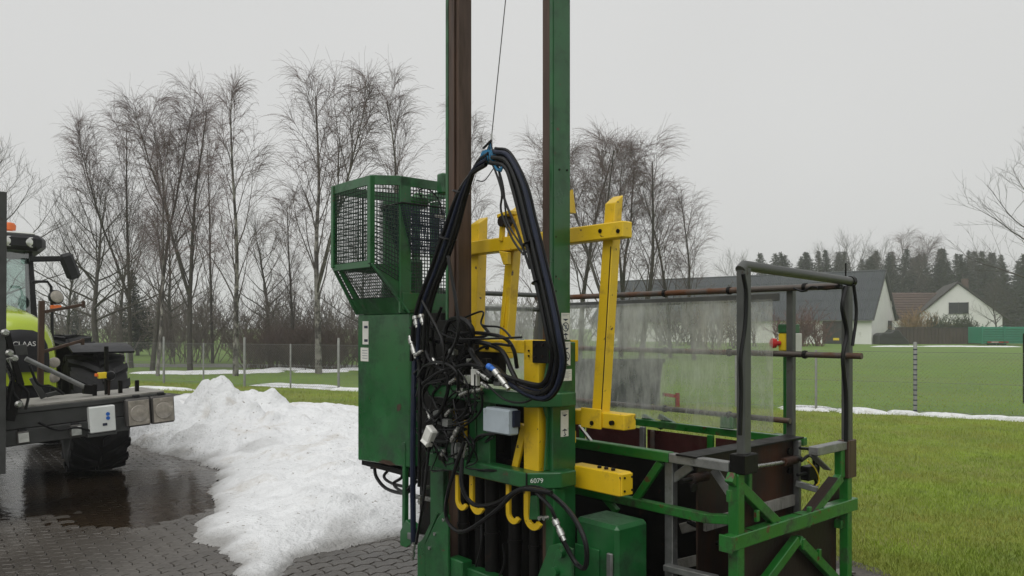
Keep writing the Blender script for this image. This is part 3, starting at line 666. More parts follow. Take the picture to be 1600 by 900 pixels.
for (px, Y_, yt, seed, k_, lab) in [(1340, 128, 372, 21, 'oak', 'bare round tree rising above the conifers behind the barn'), (1418, 128, 362, 4, 'birch', 'hazy weeping birch rising above the conifers, right of the barn gable'),
    (1290, 126, 388, 22, 'oak', 'hazy bare tree mixed into the conifers above the middle of the barn roof'), (1375, 124, 382, 22, 'oak', 'hazy bare tree mixed into the conifers above the barn gable'), (1465, 126, 392, 21, 'oak', 'hazy bare tree mixed into the conifers above the brown tiled wing'), (1535, 126, 390, 22, 'oak', 'hazy bare tree mixed into the conifers above the right slope of the house'),
    (1160, 118, 398, 21, 'oak', 'hazy bare tree left of the conifer wood, just above the handrails'), (1560, 84, 440, 22, 'oak', 'bare tree standing against the right side of the white gabled house')]:
    plant(k_, seed, 'bare_tree', tp(px, Y_), Y_, th(yt, Y_), px * .7, lab, 'tree')
for k, (px, Y_, yt, lab) in enumerate([(190, 43, 330, 'small bare tree in the scrub right of the broad bare tree'), (270, 46, 325, 'small bare tree in the scrub between two dark birch stems'), (420, 44, 335, 'small bare tree in the scrub right of the white stemmed birch'), (560, 46, 350, 'small bare tree in the scrub beside the cage bottom'), (100, 44, 350, 'small bare tree right behind the tractor mirror')]):
    plant('oak', 21 + k % 2, 'bare_tree', tp(px, Y_), Y_, th(yt, Y_), k * 1.3, lab, 'tree', None, (0, 0), .9)
# conifers
def conifer_mesh(seed):
    rg = np.random.default_rng(seed); H = 10.
    tr = grow(np.zeros((1, 3)), np.array([[0, 0, 1.]]), np.array([H]), 10, .02, .015, rg)
    n_ = 190; t = np.linspace(.06, .985, n_); p = tr[0][(t * 9.99).astype(int)] + np.zeros((n_, 3)); p[:, 2] = t * H
    az = np.arange(n_) * 2.4 + rg.normal(0, .3, n_); L = (2.0 * (1 - t) ** 1.05 + .12) * rg.uniform(.6, 1.15, n_)
    B = grow(p, rand_dir(az, np.radians(15 + 30 * t)), L, 5, -.06, .06, rg)
    q, d, tt, par = spawn(B, 26, .08, 1., rg); s_ = rg.uniform(.10, .27, len(q)) * (.3 + .7 * (1 - t[par])); a = rg.normal(0, 1, q.shape); a = nrm(a + d); b = nrm(np.cross(a, rg.normal(0, 1, q.shape)))
    V = np.stack([q - b * s_[:, None] * .3, q + b * s_[:, None] * .3, q + a * s_[:, None] * 1.6 + b * s_[:, None] * .12 - [0, 0, .1], q + a * s_[:, None] * 1.6 - b * s_[:, None] * .12 - [0, 0, .1]], 1).reshape(-1, 3)
    o1 = fast_mesh('trunk', *tubes(tr, [.14], [.02], 6), 'dark_bark'); o2 = fast_mesh('crown', *cat([(V, np.arange(len(V)).reshape(-1, 4)), tubes(B, np.full(n_, .03), np.full(n_, .008), 3)]), 'conifer')
    d_ = {'trunk': o1.data, 'crown': o2.data}; bpy.data.objects.remove(o1); bpy.data.objects.remove(o2); return d_
CON = [conifer_mesh(s_) for s_ in (1, 2, 3)]
def conifer(px, Y_, yt, k, label, group, sxy=1.):
    e = bpy.data.objects.new('conifer_tree', None); C.objects.link(e); e.location = (tp(px, Y_), Y_, -.06); H = th(yt, Y_); e.scale = (H / 10 * sxy,) * 2 + (H / 10,)
    e.rotation_euler = (0, 0, k * 1.7)
    for nme, me in CON[k % 3].items(): o = bpy.data.objects.new(nme, me); C.objects.link(o); o.parent = e
    tag(e, label, 'tree', group)
G3 = 'dark conifers of the wood behind the farm'
row = [(1198, 412), (1222, 397), (1241, 388), (1258, 392), (1274, 399), (1292, 390), (1310, 396), (1330, 400), (1348, 396), (1362, 392), (1384, 398), (1402, 392), (1440, 396), (1458, 400), (1473, 390), (1490, 402), (1500, 405), (1518, 388), (1540, 392), (1556, 398), (1576, 402), (1596, 396), (1614, 390)]
def zone(px): return 'dark conifer ' + ('above the handrails' if px < 1250 else 'above the barn roof' if px < 1330 else 'above the barn gable' if px < 1400 else 'above the brown roofed wing' if px < 1470 else 'above the gabled house' if px < 1550 else 'near the right picture edge')
ORD = ['first', 'second', 'third', 'fourth', 'fifth', 'sixth']; seen = {}
for k, (px, yt) in enumerate(row):
    zn = zone(px); seen[zn] = seen.get(zn, -1) + 1
    conifer(px, 118 + (k * 7) % 17, yt + rnd.uniform(-7, 9), k, zn + ', ' + ORD[seen[zn]] + ' from left in front row', G3, rnd.uniform(1.6, 2.3))
for k in range(26):
    conifer(1196 + k * 17 + rnd.uniform(-5, 5), 138 + rnd.uniform(0, 14), 396 + rnd.uniform(-9, 10), k, zone(1196 + k * 17) + ', back row', G3, rnd.uniform(1.7, 2.4))
# thickets
def thicket(name, spots, h0, h1, material, label, cat_, kind='stuff', per=5, r=.011, droop=.0, mesh_loc=None):
    rg = np.random.default_rng(len(spots) * 7 + int(abs(spots[0][0]) * 10)); S_ = np.repeat(np.array([(x, y, -.05) for x, y in spots]), per, 0); S_[:, :2] += rg.normal(0, .25, (len(S_), 2))
    L = rg.uniform(h0, h1, len(S_)); A = grow(S_, rand_dir(rg.uniform(0, 6.28, len(S_)), np.radians(rg.uniform(45, 85, len(S_)))), L, 6, .03, .1, rg)
    p, d, t, par = spawn(A, 7, .15, 1, rg); B = grow(p, d + rand_dir(rg.uniform(0, 6.28, len(p)), rg.uniform(-.2, .8, len(p))) * .8, L[par] * rg.uniform(.15, .45, len(p)), 4, .02 - droop, .12, rg)
    p, d, t, par = spawn(B, 5, .1, 1, rg); D_ = grow(p, d + rand_dir(rg.uniform(0, 6.28, len(p)), rg.uniform(-.2, .8, len(p))) * .9, rg.uniform(.15, .6, len(p)), 3, -droop, .12, rg)
    V, Q = cat([tubes(A, np.full(len(A), r * 1.8), np.full(len(A), r * .6), 4), tubes(B, np.full(len(B), r * .9), np.full(len(B), r * .4), 3), tubes(D_, np.full(len(D_), r * .6), np.full(len(D_), r * .35), 3)])
    c = np.array([np.mean([s[0] for s in spots]), np.mean([s[1] for s in spots]), 0]); o = fast_mesh(name, V - c, Q, material); o.location = c
    return tag(o, label, cat_, kind=kind)
sp_ = [(tp(px, Y_), Y_) for px, Y_ in [(rnd.uniform(165, 760), rnd.uniform(36, 47)) for _ in range(75)]]
thicket('scrub', sp_, 1.5, 4.2, 'scrub', 'tangled leafless scrub behind the birches beyond the left fence', 'scrub', per=4, r=.013)
sp_ = [(tp(px, Y_), Y_) for px, Y_ in [(rnd.uniform(385, 640), rnd.uniform(31.5, 34.5)) for _ in range(60)]]
thicket('hedge', sp_, .9, 1.7, 'hedge_twig', 'low brown leafless hedge beyond the fence left of the cabinet', 'hedge', per=5, r=.011)
sp_ = [(tp(px, Y_), Y_) for px, Y_ in [(rnd.uniform(-60, 1180), rnd.uniform(60, 85)) for _ in range(150)]]
thicket('far_wood', sp_, 2.0, 5.0, 'scrub', 'far leafless wood closing the view behind the birches', 'wood', per=5, r=.03)
for (px, Y_, yt, k, lab) in [(215, 48, 420, 1, 'dark small conifer in the scrub behind the leftmost birches'), (120, 70, 455, 2, 'dark low conifer far behind the broad bare tree'), (600, 60, 452, 0, 'low conifer far behind the cage')]:
    conifer(px, Y_, yt, k, lab, None, 1.6)
o = thicket('bare_bush', [(tp(1255, 72) + rnd.uniform(-2, 2), 72 + rnd.uniform(-1, 1)) for _ in range(14)], 1.6, 3.6, 'red_bush', 'reddish leafless bush in front of the barn wall left of its door', 'bush', None, 5, .022)
o = thicket('bare_bush', [(tp(1437, 86) + rnd.uniform(-1.2, 1.2), 86 + rnd.uniform(-.6, .6)) for _ in range(8)], 2.2, 3.6, 'straw', 'straw coloured bush left of the white gabled house', 'bush', None, 7, .03)
o = thicket('evergreen_bush', [(tp(1490, 86) + rnd.uniform(-2.6, 2.6), 86 + rnd.uniform(-.6, .6)) for _ in range(16)], 1.6, 2.8, 'evergreen', 'low green bush under the gable window of the white house', 'bush', None, 7, .04)

# ------------------------------------------------------------------ farm buildings
BF = Frame(math.atan2(-.6, .8), (41.2, 85.)) # local x points along the ridge to the near gable, local y across, away from us
barn = BF.thing('barn', (0, 0, 0)); tag(barn, 'white barn with steep slate grey corrugated roof', 'barn')
RZ, EZ, HW, LN = 7.9, 2.75, 6.0, 34.
MB().prism([(-.05, -HW, -.1), (-.05, HW, -.1), (-.05, HW, EZ), (-.05, 0, RZ - .12), (-.05, -HW, EZ)], (-LN + .1, 0, 0)).build('wall', 'white_wall', barn)
sl = math.hypot(HW + .35, RZ - EZ + .3); dn = Vector((0, -(HW + .35), -(RZ - EZ + .3))).normalized(); nn = Vector((0, dn.z, -dn.y)); nn = Vector((0, -abs(dn.z), abs(dn.y)))
SW, SL = 1.13, sl / 5
sv, sf = [], []; W_ = 22
for j in range(2):
    for i in range(W_ + 1):
        x = SW * i / W_ - SW / 2; sv.append(Vector((x, 0, 0)) + dn * (j * (SL + .08)) + nn * (.05 + .028 * math.cos(i * math.pi * 2 / 4) + (.035 if j else 0)))
sf = [(i, i + 1, W_ + 2 + i, W_ + 1 + i) for i in range(W_)]
sheet_me = bpy.data.meshes.new('roof_sheet'); sheet_me.from_pydata(sv, [], sf); sheet_me.materials.append(MATS['slate_sheet'])
roof = MB().prism([(.15, -HW - .3, EZ - .28), (.15, 0, RZ - .04), (.15, HW + .3, EZ - .28), (.15, HW + .3, EZ - .20), (.15, 0, RZ + .04), (.15, -HW - .3, EZ - .20)], (-LN - .3, 0, 0)).build('roof', 'slate_sheet', barn)
for i in range(30):
    for j in range(5):
        o = bpy.data.objects.new('roof_sheet', sheet_me); C.objects.link(o); o.parent = roof
        o.location = Vector((.1 - SW / 2 - i * SW, 0, RZ + .06)) + dn * (j * SL) + nn * rnd.uniform(0, .02)
MB().tube([(.2, 0, RZ + .1), (-LN - .2, 0, RZ + .1)], .13, 8).build('ridge_cap', 'slate_sheet', roof)
MB().tube([(.2, -HW - .38, EZ - .3), (-LN, -HW - .38, EZ - .3)], .07, 8).build('gutter', 'galvanised', barn)
for sg in (-1, 1): MB().beam((.22, sg * (HW + .3), EZ - .22), (.22, 0, RZ + .06), .06, .22).build('barge_board', 'dark_wood', barn)
# barn door in the near long wall
dc = BF.on(1307, 520, 1, -HW); dx = dc.x
d = MB().box((dx - 1.25, -HW - .06, -.05), (dx + 1.25, -HW + .1, 2.6)).build('door', 'dark_wood', barn)
for k in range(8): MB().box((dx - 1.2 + k * .3, -HW - .10, 0), (dx - .93 + k * .3, -HW - .065, 1.55 if 2 <= k <= 5 else 2.5)).build('plank', 'dark_wood', d)
for sx in (-1.3, 1.3): MB().box((dx + sx - .06, -HW - .13, -.05), (dx + sx + .06, -HW, 2.68)).build('door_frame', 'dark_wood', d)
MB().box((dx - .3, -HW - .16, .35), (dx + .3, -HW - .105, .6)).build('yellow_plate', 'yellow_plastic', d)
for px in (1262, 1222): 
    c_ = BF.on(px, 512, 1, -HW); o = MB().box((c_.x - .5, -HW - .05, 1.25), (c_.x + .5, -HW + .05, 2.1)).build('window', 'window_glass', barn)
    for s_ in (-.53, 0, .53): MB().box((c_.x + s_ - .035, -HW - .09, 1.2), (c_.x + s_ + .035, -HW - .052, 2.15)).build('frame', 'brown_board', o)
o = MB().box((-.04, 2.2, .1), (.02, 4.2, 2.5)).build('gable_door', 'dark_wood', barn); MB().box((.025, 2.9, .2), (.06, 3.05, 2.4)).build('post', 'brown_board', o)
MB().box((-.03, 3.6, 4.1), (.03, 4.3, 4.9)).build('gable_vent', 'frame_white', barn)
# brown roofed wing and white gabled house
wing = W0.thing('wing_building', (tp(1440, 101), 101, 0)); tag(wing, 'low white building with brown tiled roof between barn and gabled house', 'building')
xa, xb = tp(1392, 101), tp(1500, 101)
MB().box((xa, 98.4, -.1), (xb, 103.5, 2.7)).build('wall', 'white_wall', wing)
rf = MB().prism([(xa - .3, 97.9, 2.62), (xa - .3, 101, 6.3), (xa - .3, 104, 2.62), (xa - .3, 104, 2.45), (xa - .3, 101, 6.1), (xa - .3, 97.9, 2.45)], (xb - xa + .6, 0, 0)).build('roof', 'brown_tile', wing)
for k in range(11):
    t = k / 11; MB().box((xa - .32, 97.86 + 3.14 * t - .02, 2.64 + 3.68 * t), (xb + .32, 97.86 + 3.14 * t + .2, 2.7 + 3.68 * t + .02)).build('tile_course', 'brown_tile', rf)
MB().box((xa + 3.2, 98.33, 1.0), (xa + 4.4, 98.43, 2.1)).build('window', 'window_glass', wing)
HF = Frame(-.38, (tp(1497, 93), 93))
house = HF.thing('gabled_house', (0, 0, 0)); tag(house, 'white gabled house with dark roof edge and one gable window', 'house')
MB().prism([(-4.1, 0, -.1), (4.6, 0, -.1), (4.6, 0, 3.1), (0, 0, 7.0), (-4.1, 0, 3.3)], (0, 12, 0)).build('wall', 'white_wall', house)
rf = MB().prism([(-4.5, -.25, 3.0), (0, -.25, 7.1), (5.4, -.25, 2.5), (5.4, -.25, 2.7), (0, -.25, 7.32), (-4.5, -.25, 3.2)], (0, 12.6, 0)).build('roof', 'dark_tile', house)
MB().box((1.2, 5, 5.4), (1.9, 5.8, 7.9)).build('chimney', 'brown_tile', rf)
o = MB().box((-.95, -.05, 3.45), (1.05, .05, 4.75)).build('window', 'window_glass', house)
for bx_ in [(-1.0, -.94), (.02, .08), (1.04, 1.1)]: MB().box((bx_[0], -.09, 3.4), (bx_[1], -.055, 4.8)).build('frame', 'dark_wood', o)
MB().box((-1.05, -.1, 3.36), (1.15, -.055, 3.42)).build('sill', 'dark_wood', o)
# board wall
bwl = W0.thing('board_wall', (tp(1467, 81), 81, 0)); tag(bwl, 'long brown board wall in front of the white gabled house', 'wall')
xa, xb = tp(1399, 81), tp(1545, 81)
MB().box((xa, 81.03, -.05), (xb, 81.1, 1.66)).build('backing', 'brown_board', bwl)
nb = 26
for k in range(nb): MB().box((xa + (xb - xa) * k / nb + .02, 80.97, -.05), (xa + (xb - xa) * (k + 1) / nb - .02, 81.028, 1.64 + rnd.uniform(-.02, .02))).build('board', 'brown_board', bwl)
MB().box((xa - .05, 80.93, 1.68), (xb + .05, 81.15, 1.76)).build('cap_rail', 'dark_wood', bwl)
# teal trailer body
tr_ = W0.thing('trailer_body', (tp(1570, 76), 76, 0)); tag(tr_, 'teal green ribbed trailer body standing at the end of the board wall', 'trailer')
xa, xb = tp(1534, 76), tp(1640, 76)
MB().box((xa, 76, .12), (xb, 78.3, 1.78)).build('side', 'teal_paint', tr_, bevel=.03)
for k in range(6): MB().box((xa - .03, 75.93, .35 + k * .24), (xb, 75.995, .45 + k * .24)).build('rib', 'teal_paint', tr_, bevel=.015)
for k in range(4): MB().box((xa + k * 2.2 - .04, 75.9, .1), (xa + k * 2.2 + .08, 75.99, 1.86)).build('stake', 'teal_paint', tr_)
MB().box((xa + .5, 75.9, .2), (xa + 2.6, 75.925, .34)).build('red_sign', 'red_hub', tr_)
MB().box((xa + .9, 75.89, .25), (xa + 1.6, 75.899, .30)).build('white_strip', 'white_mark', tr_)
for k in (1.2, 2.2, 5.5): MB().lathe((xa + k, 76.2, .1), (0, 1, 0), [(.38, 0), (.42, .06), (.42, .3), (.38, .36)], 16).build('wheel', 'tyre', tr_)
# black covered stack
cs = W0.thing('covered_stack', (tp(1390, 79), 79, 0)); tag(cs, 'low black tarpaulin covered stack at the barn corner', 'stack')
x0 = tp(1375, 79)
MB().prism([(x0, 79, -.05), (x0, 79, .95), (x0 + .3, 79, 1.15), (x0 + 1.2, 79, 1.2), (x0 + 1.5, 79, 1.5), (x0 + 2.0, 79, 1.45), (x0 + 2.4, 79, .9), (x0 + 3.0, 79, .3), (x0 + 3.1, 79, -.05)], (0, 1.6, 0)).build('tarpaulin', 'tarp', cs, bevel=.08)
MB().tube([(x0 + .1, 78.97, .9), (x0 + 1.3, 78.93, .7), (x0 + 2.5, 78.96, .8)], .03, 6, smooth=4).build('lashing', 'rubber', cs)
# skip seen through the plastic sheet
sk = W0.thing('steel_skip', (tp(968, 16.4), 16.4, 0)); tag(sk, 'dark blue grey steel skip on the lawn seen through the plastic sheet', 'skip')
xa, xb = tp(880, 16.4), tp(1035, 16.4)
MB().hexa([(xa + .1, 16.4, .06), (xb - .1, 16.4, .06), (xb - .1, 17.2, .06), (xa + .1, 17.2, .06)], [(xa, 16.3, .98), (xb, 16.3, .98), (xb, 17.3, .98), (xa, 17.3, .98)]).build('shell', 'skip_blue', sk, bevel=.02)
for k in range(5): x = xa + .15 + (xb - xa - .3) * k / 4; MB().beam((x, 16.37, .06), (x, 16.28, .98), .05, .05).build('rib', 'skip_blue', sk)
MB().box((xa - .03, 16.24, .96), (xb + .03, 16.32, 1.04)).build('rim', 'skip_blue', sk)
for k in (.25, 1.5): MB().box((xa + k, 16.45, -.03), (xa + k + .12, 17.1, .06)).build('skid', 'dark_steel', sk)
rb = MB().beam((tp(1036, 16.6), 16.6, .26), (tp(1062, 16.6), 16.7, .2), .07, .07).beam((tp(1060, 16.6), 16.7, .28), (tp(1060, 16.6), 16.7, -.03), .08, .08).build('red_drawbar', 'red_hub', sk)
# dark post at the right picture edge
pe = ground(1603, 628); o = MB().lathe((pe.x, pe.y, -.05), (0, 0, 1), [(.06, 0), (.06, 1.6), (.04, 1.63)], 12).build('dark_post', 'dark_steel', origin=(pe.x, pe.y, 0)); tag(o, 'black post cut off by the right picture edge', 'post')

# ------------------------------------------------------------------ the green mast machine
MF = Frame(math.radians(-49))              # local x = u (towards us, right), y = v (away, right)
def pv(px, py, v): return MF.on(px, py, 1, v)
def pu(px, py, u): return MF.on(px, py, 0, u)
M = MF.thing('mast_machine', (-3.5, 3.1, 0)); MO = ORG[M.name]
tag(M, 'green hydraulic machine with two tall mast rails, mesh cage, hoses and yellow arms', 'machine')
U, Vv, Zz = Vector((1, 0, 0)), Vector((0, 1, 0)), Vector((0, 0, 1))

# masts: rust brown rails with green outer plates
ZT = 4.75
m1 = MB().box((-3.125, 2.94, .12), (-3.068, 3.075, ZT)).build('mast_rail', 'mast_brown', M, bevel=.004)
sp = MB().box((-3.066, 2.936, .1), (-3.04, 3.078, ZT + .02)).build('side_plate', 'green', m1, bevel=.004)
MB().box((-3.0395, 2.944, 1.6), (-3.036, 2.956, ZT)).build('weld_seam', 'green', m1)
for (px, py) in [(874, 265), (886, 266), (868, 370), (868, 432), (868, 455)]:
    p = pu(px, py, -3.04); MB().cyl(p - U * .004, p + U * .004, .006, 8).build('bolt', 'dark_steel', m1)
m2 = MB().box((-4.008, 2.94, .12), (-3.904, 3.05, ZT)).build('mast_rail', 'mast_brown', M, bevel=.004)
MB().box((-4.036, 2.936, .1), (-4.010, 3.055, ZT + .02)).build('side_plate', 'green', m2, bevel=.004)
MB().box((-3.96, 2.926, 1.0), (-3.93, 2.939, ZT)).build('guide_strip', 'mast_brown', m2, bevel=.003)
# lift lug at cage side of the left mast
p = pv(692, 285, 3.1); MB().box(p - Vector((.035, .03, .08)), p + Vector((.035, .03, .06))).build('lug', 'green', m2, bevel=.01)
MB().box((-4.06, 2.9, ZT), (-3.02, 3.1, ZT + .14)).build('head_beam', 'green', M, bevel=.01)
wt = pv(800, -100, 2.72); 
k_ = (ZT + .05 - pv(768, 215, 2.66).z) / (pv(790, 0, 2.66).z - pv(768, 215, 2.66).z); wa, wb = pv(768, 215, 2.66), pv(790, 0, 2.66); wtop = wa + (wb - wa) * k_
MB().beam((wtop.x, 2.95, ZT + .06), (wtop.x, wtop.y - .05, ZT + .06), .06, .08).build('head_arm', 'green', M, bevel=.006)
MB().tube([wa, wtop], .0028, 5).build('hanging_wire', 'wire', M)
MB().tube([wa + Zz * .02, wa - Zz * .05, wa - Zz * .07 + U * .02], .006, 6).build('wire_thimble', 'steel', M)

# horizontal crossbeams with chamfered right ends
def crossbeam(z0, z1, uL):
    P = [(uL, 2.78), (-3.078, 2.78), (-2.965, 2.93), (-2.965, 3.05), (-3.03, 3.05), (-3.03, 2.93), (-3.10, 2.87), (uL, 2.87)]
    return MB().plan(P, z0, z1).build('crossbeam', 'green', M, bevel=.006)
cb1 = crossbeam(1.268, 1.345, pv(668, 600, 2.78).x)
cb2 = crossbeam(.828, .914, pv(665, 710, 2.78).x)
p = pv(823, 750, 2.778); MB().box((p.x - .006, 2.7745, .826), (p.x + .004, 2.7795, .916)).build('dark_strap', 'rubber', cb2)
# chalked number on the chamfer of the lower beam
cdir = Vector((-2.965 + 3.078, .15, 0)).normalized(); cn = Vector((cdir.y, -cdir.x, 0))
tp0 = Vector((-3.045, 2.824, .872)) + cn * .002
text('chalk_number', '6079', .036, 'chalk', cb2, basis(tp0, cdir, (0, 0, 1)), .0005, MO)
# columns of the frame
def col_px(name, x0, x1, yt, yb, v, dv, mat_='green', par=M, bevel=.004):
    a, b = pv(x0, yt, v), pv(x1, yb, v); zt, zb = pv((x0 + x1) / 2, yt, v).z, pv((x0 + x1) / 2, yb, v).z
    return MB().box((a.x, v, zb), (b.x, v + dv, zt)).build(name, mat_, par, bevel=bevel)
col_px('column', 745, 765, 612, 726, 2.83, .05)
col_px('column', 733, 743, 612, 726, 2.86, .05)
col_px('column', 672, 692, 700, 900, 2.90, .06)
col_px('column', 700, 712, 612, 716, 2.90, .05)
# right lower column: green skin round the mast foot with gusset
MB().box((-3.062, 2.925, .05), (-3.028, 3.11, 1.62)).build('column', 'green', M, bevel=.006)
MB().prism([(-3.064, 2.93, 1.346), (-3.064, 2.875, 1.346), (-3.064, 2.93, 1.60)], (.012, 0, 0)).build('gusset', 'green', M, bevel=.003)
MB().prism([(-3.064, 2.93, .915), (-3.064, 2.89, .915), (-3.064, 2.905, 1.1), (-3.064, 2.905, 1.2), (-3.064, 2.885, 1.266), (-3.064, 2.93, 1.266)], (.012, 0, 0)).build('gusset', 'green', M, bevel=.003)
MB().box((-3.06, 2.90, .05), (-2.99, 2.99, .826)).build('column', 'green', M, bevel=.006)
# stickers on the right mast
def sticker(px0, px1, y0, y1, u, par, marks, mat_='sticker'):
    a, b = pu(px0, (y0 + y1) / 2, u), pu(px1, (y0 + y1) / 2, u); zt, zb = pu((px0 + px1) / 2, y0, u).z, pu((px0 + px1) / 2, y1, u).z
    s = MB().box((u, a.y, zb), (u + .0015, b.y, zt)).build('sticker', mat_, par)
    W_, H_ = b.y - a.y, zt - zb; c = Vector((u + .0022, (a.y + b.y) / 2, zb)); 
    for mk in marks:
        k0, h = mk[0], mk[1]
        if k0 == 'line':
            for j in range(mk[2]): MB().box((u + .001, a.y + W_ * .12, zb + H_ * h - j * .007 - .0018), (u + .0022, b.y - W_ * (.12 + .2 * (j % 2)), zb + H_ * h - j * .007)).build('print_line', 'ink_grey', s)
        if k0 == 'ring':
            mb = MB(); n = 20; R1, R0 = W_ * .40, W_ * .32; cc = c + Zz * (H_ * h); vs = []; fs = []
            for i in range(n):
                t = 2 * math.pi * i / n; vs += [cc + Vector((0, math.cos(t) * R1, math.sin(t) * R1)), cc + Vector((0, math.cos(t) * R0, math.sin(t) * R0))]
            fs = [(2 * i, (2 * i + 2) % (2 * n), (2 * i + 3) % (2 * n), 2 * i + 1) for i in range(n)]
            mb.add(vs, fs).build('warning_ring', 'ink', s)
            MB().beam(cc + Vector((0, -R0 * .75, R0 * .7)), cc + Vector((0, R0 * .75, -R0 * .7)), .0008, .006).build('warning_bar', 'ink', s)
            MB().beam(cc + Vector((0, -R0 * .15, -R0 * .55)), cc + Vector((0, R0 * .25, R0 * .55)), .0008, .012).build('warning_figure', 'ink_grey', s)
        if k0 in ('up', 'down'):
            sg = 1 if k0 == 'up' else -1; cc = c + Zz * (H_ * h)
            MB().add([cc + Vector((0, -W_ * .36, -sg * .006)), cc + Vector((0, W_ * .36, -sg * .006)), cc + Vector((0, 0, sg * .006))], [(0, 1, 2)]).build('warning_arrow', 'ink', s)
        if k0 == 'hook':
            cc = c + Zz * (H_ * h); MB().tube([cc + Vector((0, .0, .012)), cc, cc + Vector((0, .008, -.008)), cc + Vector((0, -.008, -.012))], .0025, 4, smooth=3).build('hook_mark', 'ink', s)
    return s
SU = -3.0272
sticker(877, 890, 489, 531, SU, M, [('line', .95, 2), ('down', .74), ('ring', .48), ('up', .22), ('hook', .1)])
sticker(878, 891, 534, 571, SU, M, [('line', .93, 2), ('down', .70), ('ring', .38), ('up', .06)])
sticker(878, 893, 577, 595, SU, M, [('line', .85, 6)])
sticker(876, 888, 641, 682, SU, M, [('line', .94, 2), ('down', .80), ('up', .26), ('hook', .12)])
# inner yellow carriage
col_px('carriage_post', 818, 841, 531, 742, 2.874, .060, 'yellow')
a, b = pv(748, 540, 2.874), pv(834, 540, 2.874); z1 = pv(800, 531, 2.874).z
MB().box((a.x, 2.874, z1 - .075), (b.x - .062, 2.93, z1 - .002)).build('carriage_bar', 'yellow', M, bevel=.004)
for px in (762, 778): p = pv(px, 543, 2.874); MB().cyl(p - Vv * .012, p + Vv * .004, .014, 10).build('bolt', 'dark_steel', M)
a = pv(832, 532, 2.86); b = pv(856, 568, 2.86); bp_ = MB().box((a.x, 2.857, b.z), (b.x, 2.872, a.z)).build('black_plate', 'dark_steel', M, bevel=.003)
for px, py in ((836, 540), (848, 539), (836, 558), (848, 557)): p = pv(px, py, 2.857); MB().cyl(p - Vv * .008, p, .008, 8).build('bolt', 'rusty_plate', bp_)
p = pv(825, 735, 2.84); MB().beam(pv(804, 736, 2.90), pv(820, 665, 2.90), .02, .05, (1, 0, 0)).build('carriage_brace', 'yellow', M, bevel=.003)
a, b = pv(893, 531, 3.14), pv(900, 565, 3.14); MB().box((a.x - .06, 3.1, b.z), (b.x, 3.16, a.z)).build('carriage_end', 'yellow', M, bevel=.003)
col_px('carriage_stay', 707, 716, 638, 700, 2.9, .02, 'yellow'); col_px('carriage_stay', 719, 727, 640, 684, 2.9, .02, 'yellow')
# yellow J hooks hanging below the lower beam
for (px, yb, s_) in [(711, 795, 1.), (733, 801, 1.15), (790, 816, 1.), (818, 825, 1.2)]:
    top, bot = pv(px, 742, 2.84), pv(px, yb, 2.84); w_ = .030 * s_; h_ = bot.z; r = .060 * s_
    outer = [(0, top.z)] + [(r - r * math.cos(t), h_ + r - r * math.sin(t)) for t in np.linspace(0, 2.7, 10)]
    inner = [(r - (r - w_) * math.cos(t), h_ + r - (r - w_) * math.sin(t)) for t in np.linspace(2.7, 0, 10)] + [(w_, top.z)]
    MB().prism([(top.x + x, 2.84, z) for x, z in outer + inner], (0, .02, 0)).build('hook', 'yellow', M, bevel=.002)
# dark interior: hydraulic cylinders, back plates, carriage block
MB().box((-4.0, 3.12, .1), (-3.1, 3.15, 1.30)).build('back_plate', 'dark_steel', M)
MB().box((-3.98, 3.02, .1), (-3.2, 3.05, .9)).build('inner_plate', 'dark_steel', M)
for px, r in ((724, .035), (750, .03), (769, .045), (805, .04), (835, .03)):
    p = pv(px, 800, 2.95); MB().tube([(p.x, 2.95, .1), (p.x, 2.95, .84)], r, 12).build('hydraulic_cylinder', 'dark_steel', M, smooth=True)
    MB().tube([(p.x, 2.95, .45), (p.x, 2.95, .47)], r + .006, 12).build('clamp_ring', 'dark_steel', M, smooth=True)
for px, z0, z1, r in ((700, .95, 1.26, .04), (780, .95, 1.22, .03), (806, .92, 1.25, .028)):
    p = pv(px, 800, 2.98); MB().tube([(p.x, 2.98, z0), (p.x, 2.98, z1)], r, 12).build('hydraulic_cylinder', 'dark_steel', M, smooth=True)
MB().box((pv(742, 560, 2.95).x, 2.93, 1.36), (pv(782, 560, 2.95).x, 3.0, 1.60)).build('valve_block', 'dark_steel', M, bevel=.006)
MB().box((pv(668, 560, 2.9).x, 2.9, .95), (pv(726, 560, 2.9).x, 2.96, 1.75)).build('hose_rack', 'dark_steel', M, bevel=.006)
MB().box((pv(655, 560, 2.97).x, 2.97, .2), (pv(690, 560, 2.97).x, 3.03, 1.8)).build('hose_rack', 'dark_steel', M, bevel=.006)
# foot brackets at the bottom
def plate(poly, v, dv, mat_='green', name='bracket_plate', par=M, bevel=.003):
    return MB().prism([pv(px, py, v) for px, py in poly], (0, dv, 0)).build(name, mat_, par, bevel=bevel)
bp1 = plate([(664, 905), (664, 850), (682, 812), (692, 800), (700, 806), (700, 905)], 2.80, .018)
plate([(652, 940), (652, 850), (660, 842), (681, 800), (684, 803), (664, 850), (664, 940)], 2.86, .018)
for px, py in ((672, 856), (680, 834), (694, 812)): p = pv(px, py, 2.80); MB().cyl(p - Vv * .01, p, .011, 10).build('bolt', 'steel', bp1)
bp2 = plate([(838, 935), (838, 905), (858, 853), (872, 849), (882, 853), (882, 935)], 2.80, .02)
bp3 = plate([(856, 935), (862, 890), (870, 860), (880, 852), (893, 858), (893, 935)], 2.74, .02)
for px, py in ((879, 864), (870, 892)): p = pv(px, py, 2.74); MB().cyl(p - Vv * .03, p, .024, 12).build('pivot_pin', 'green', bp3, smooth=True)
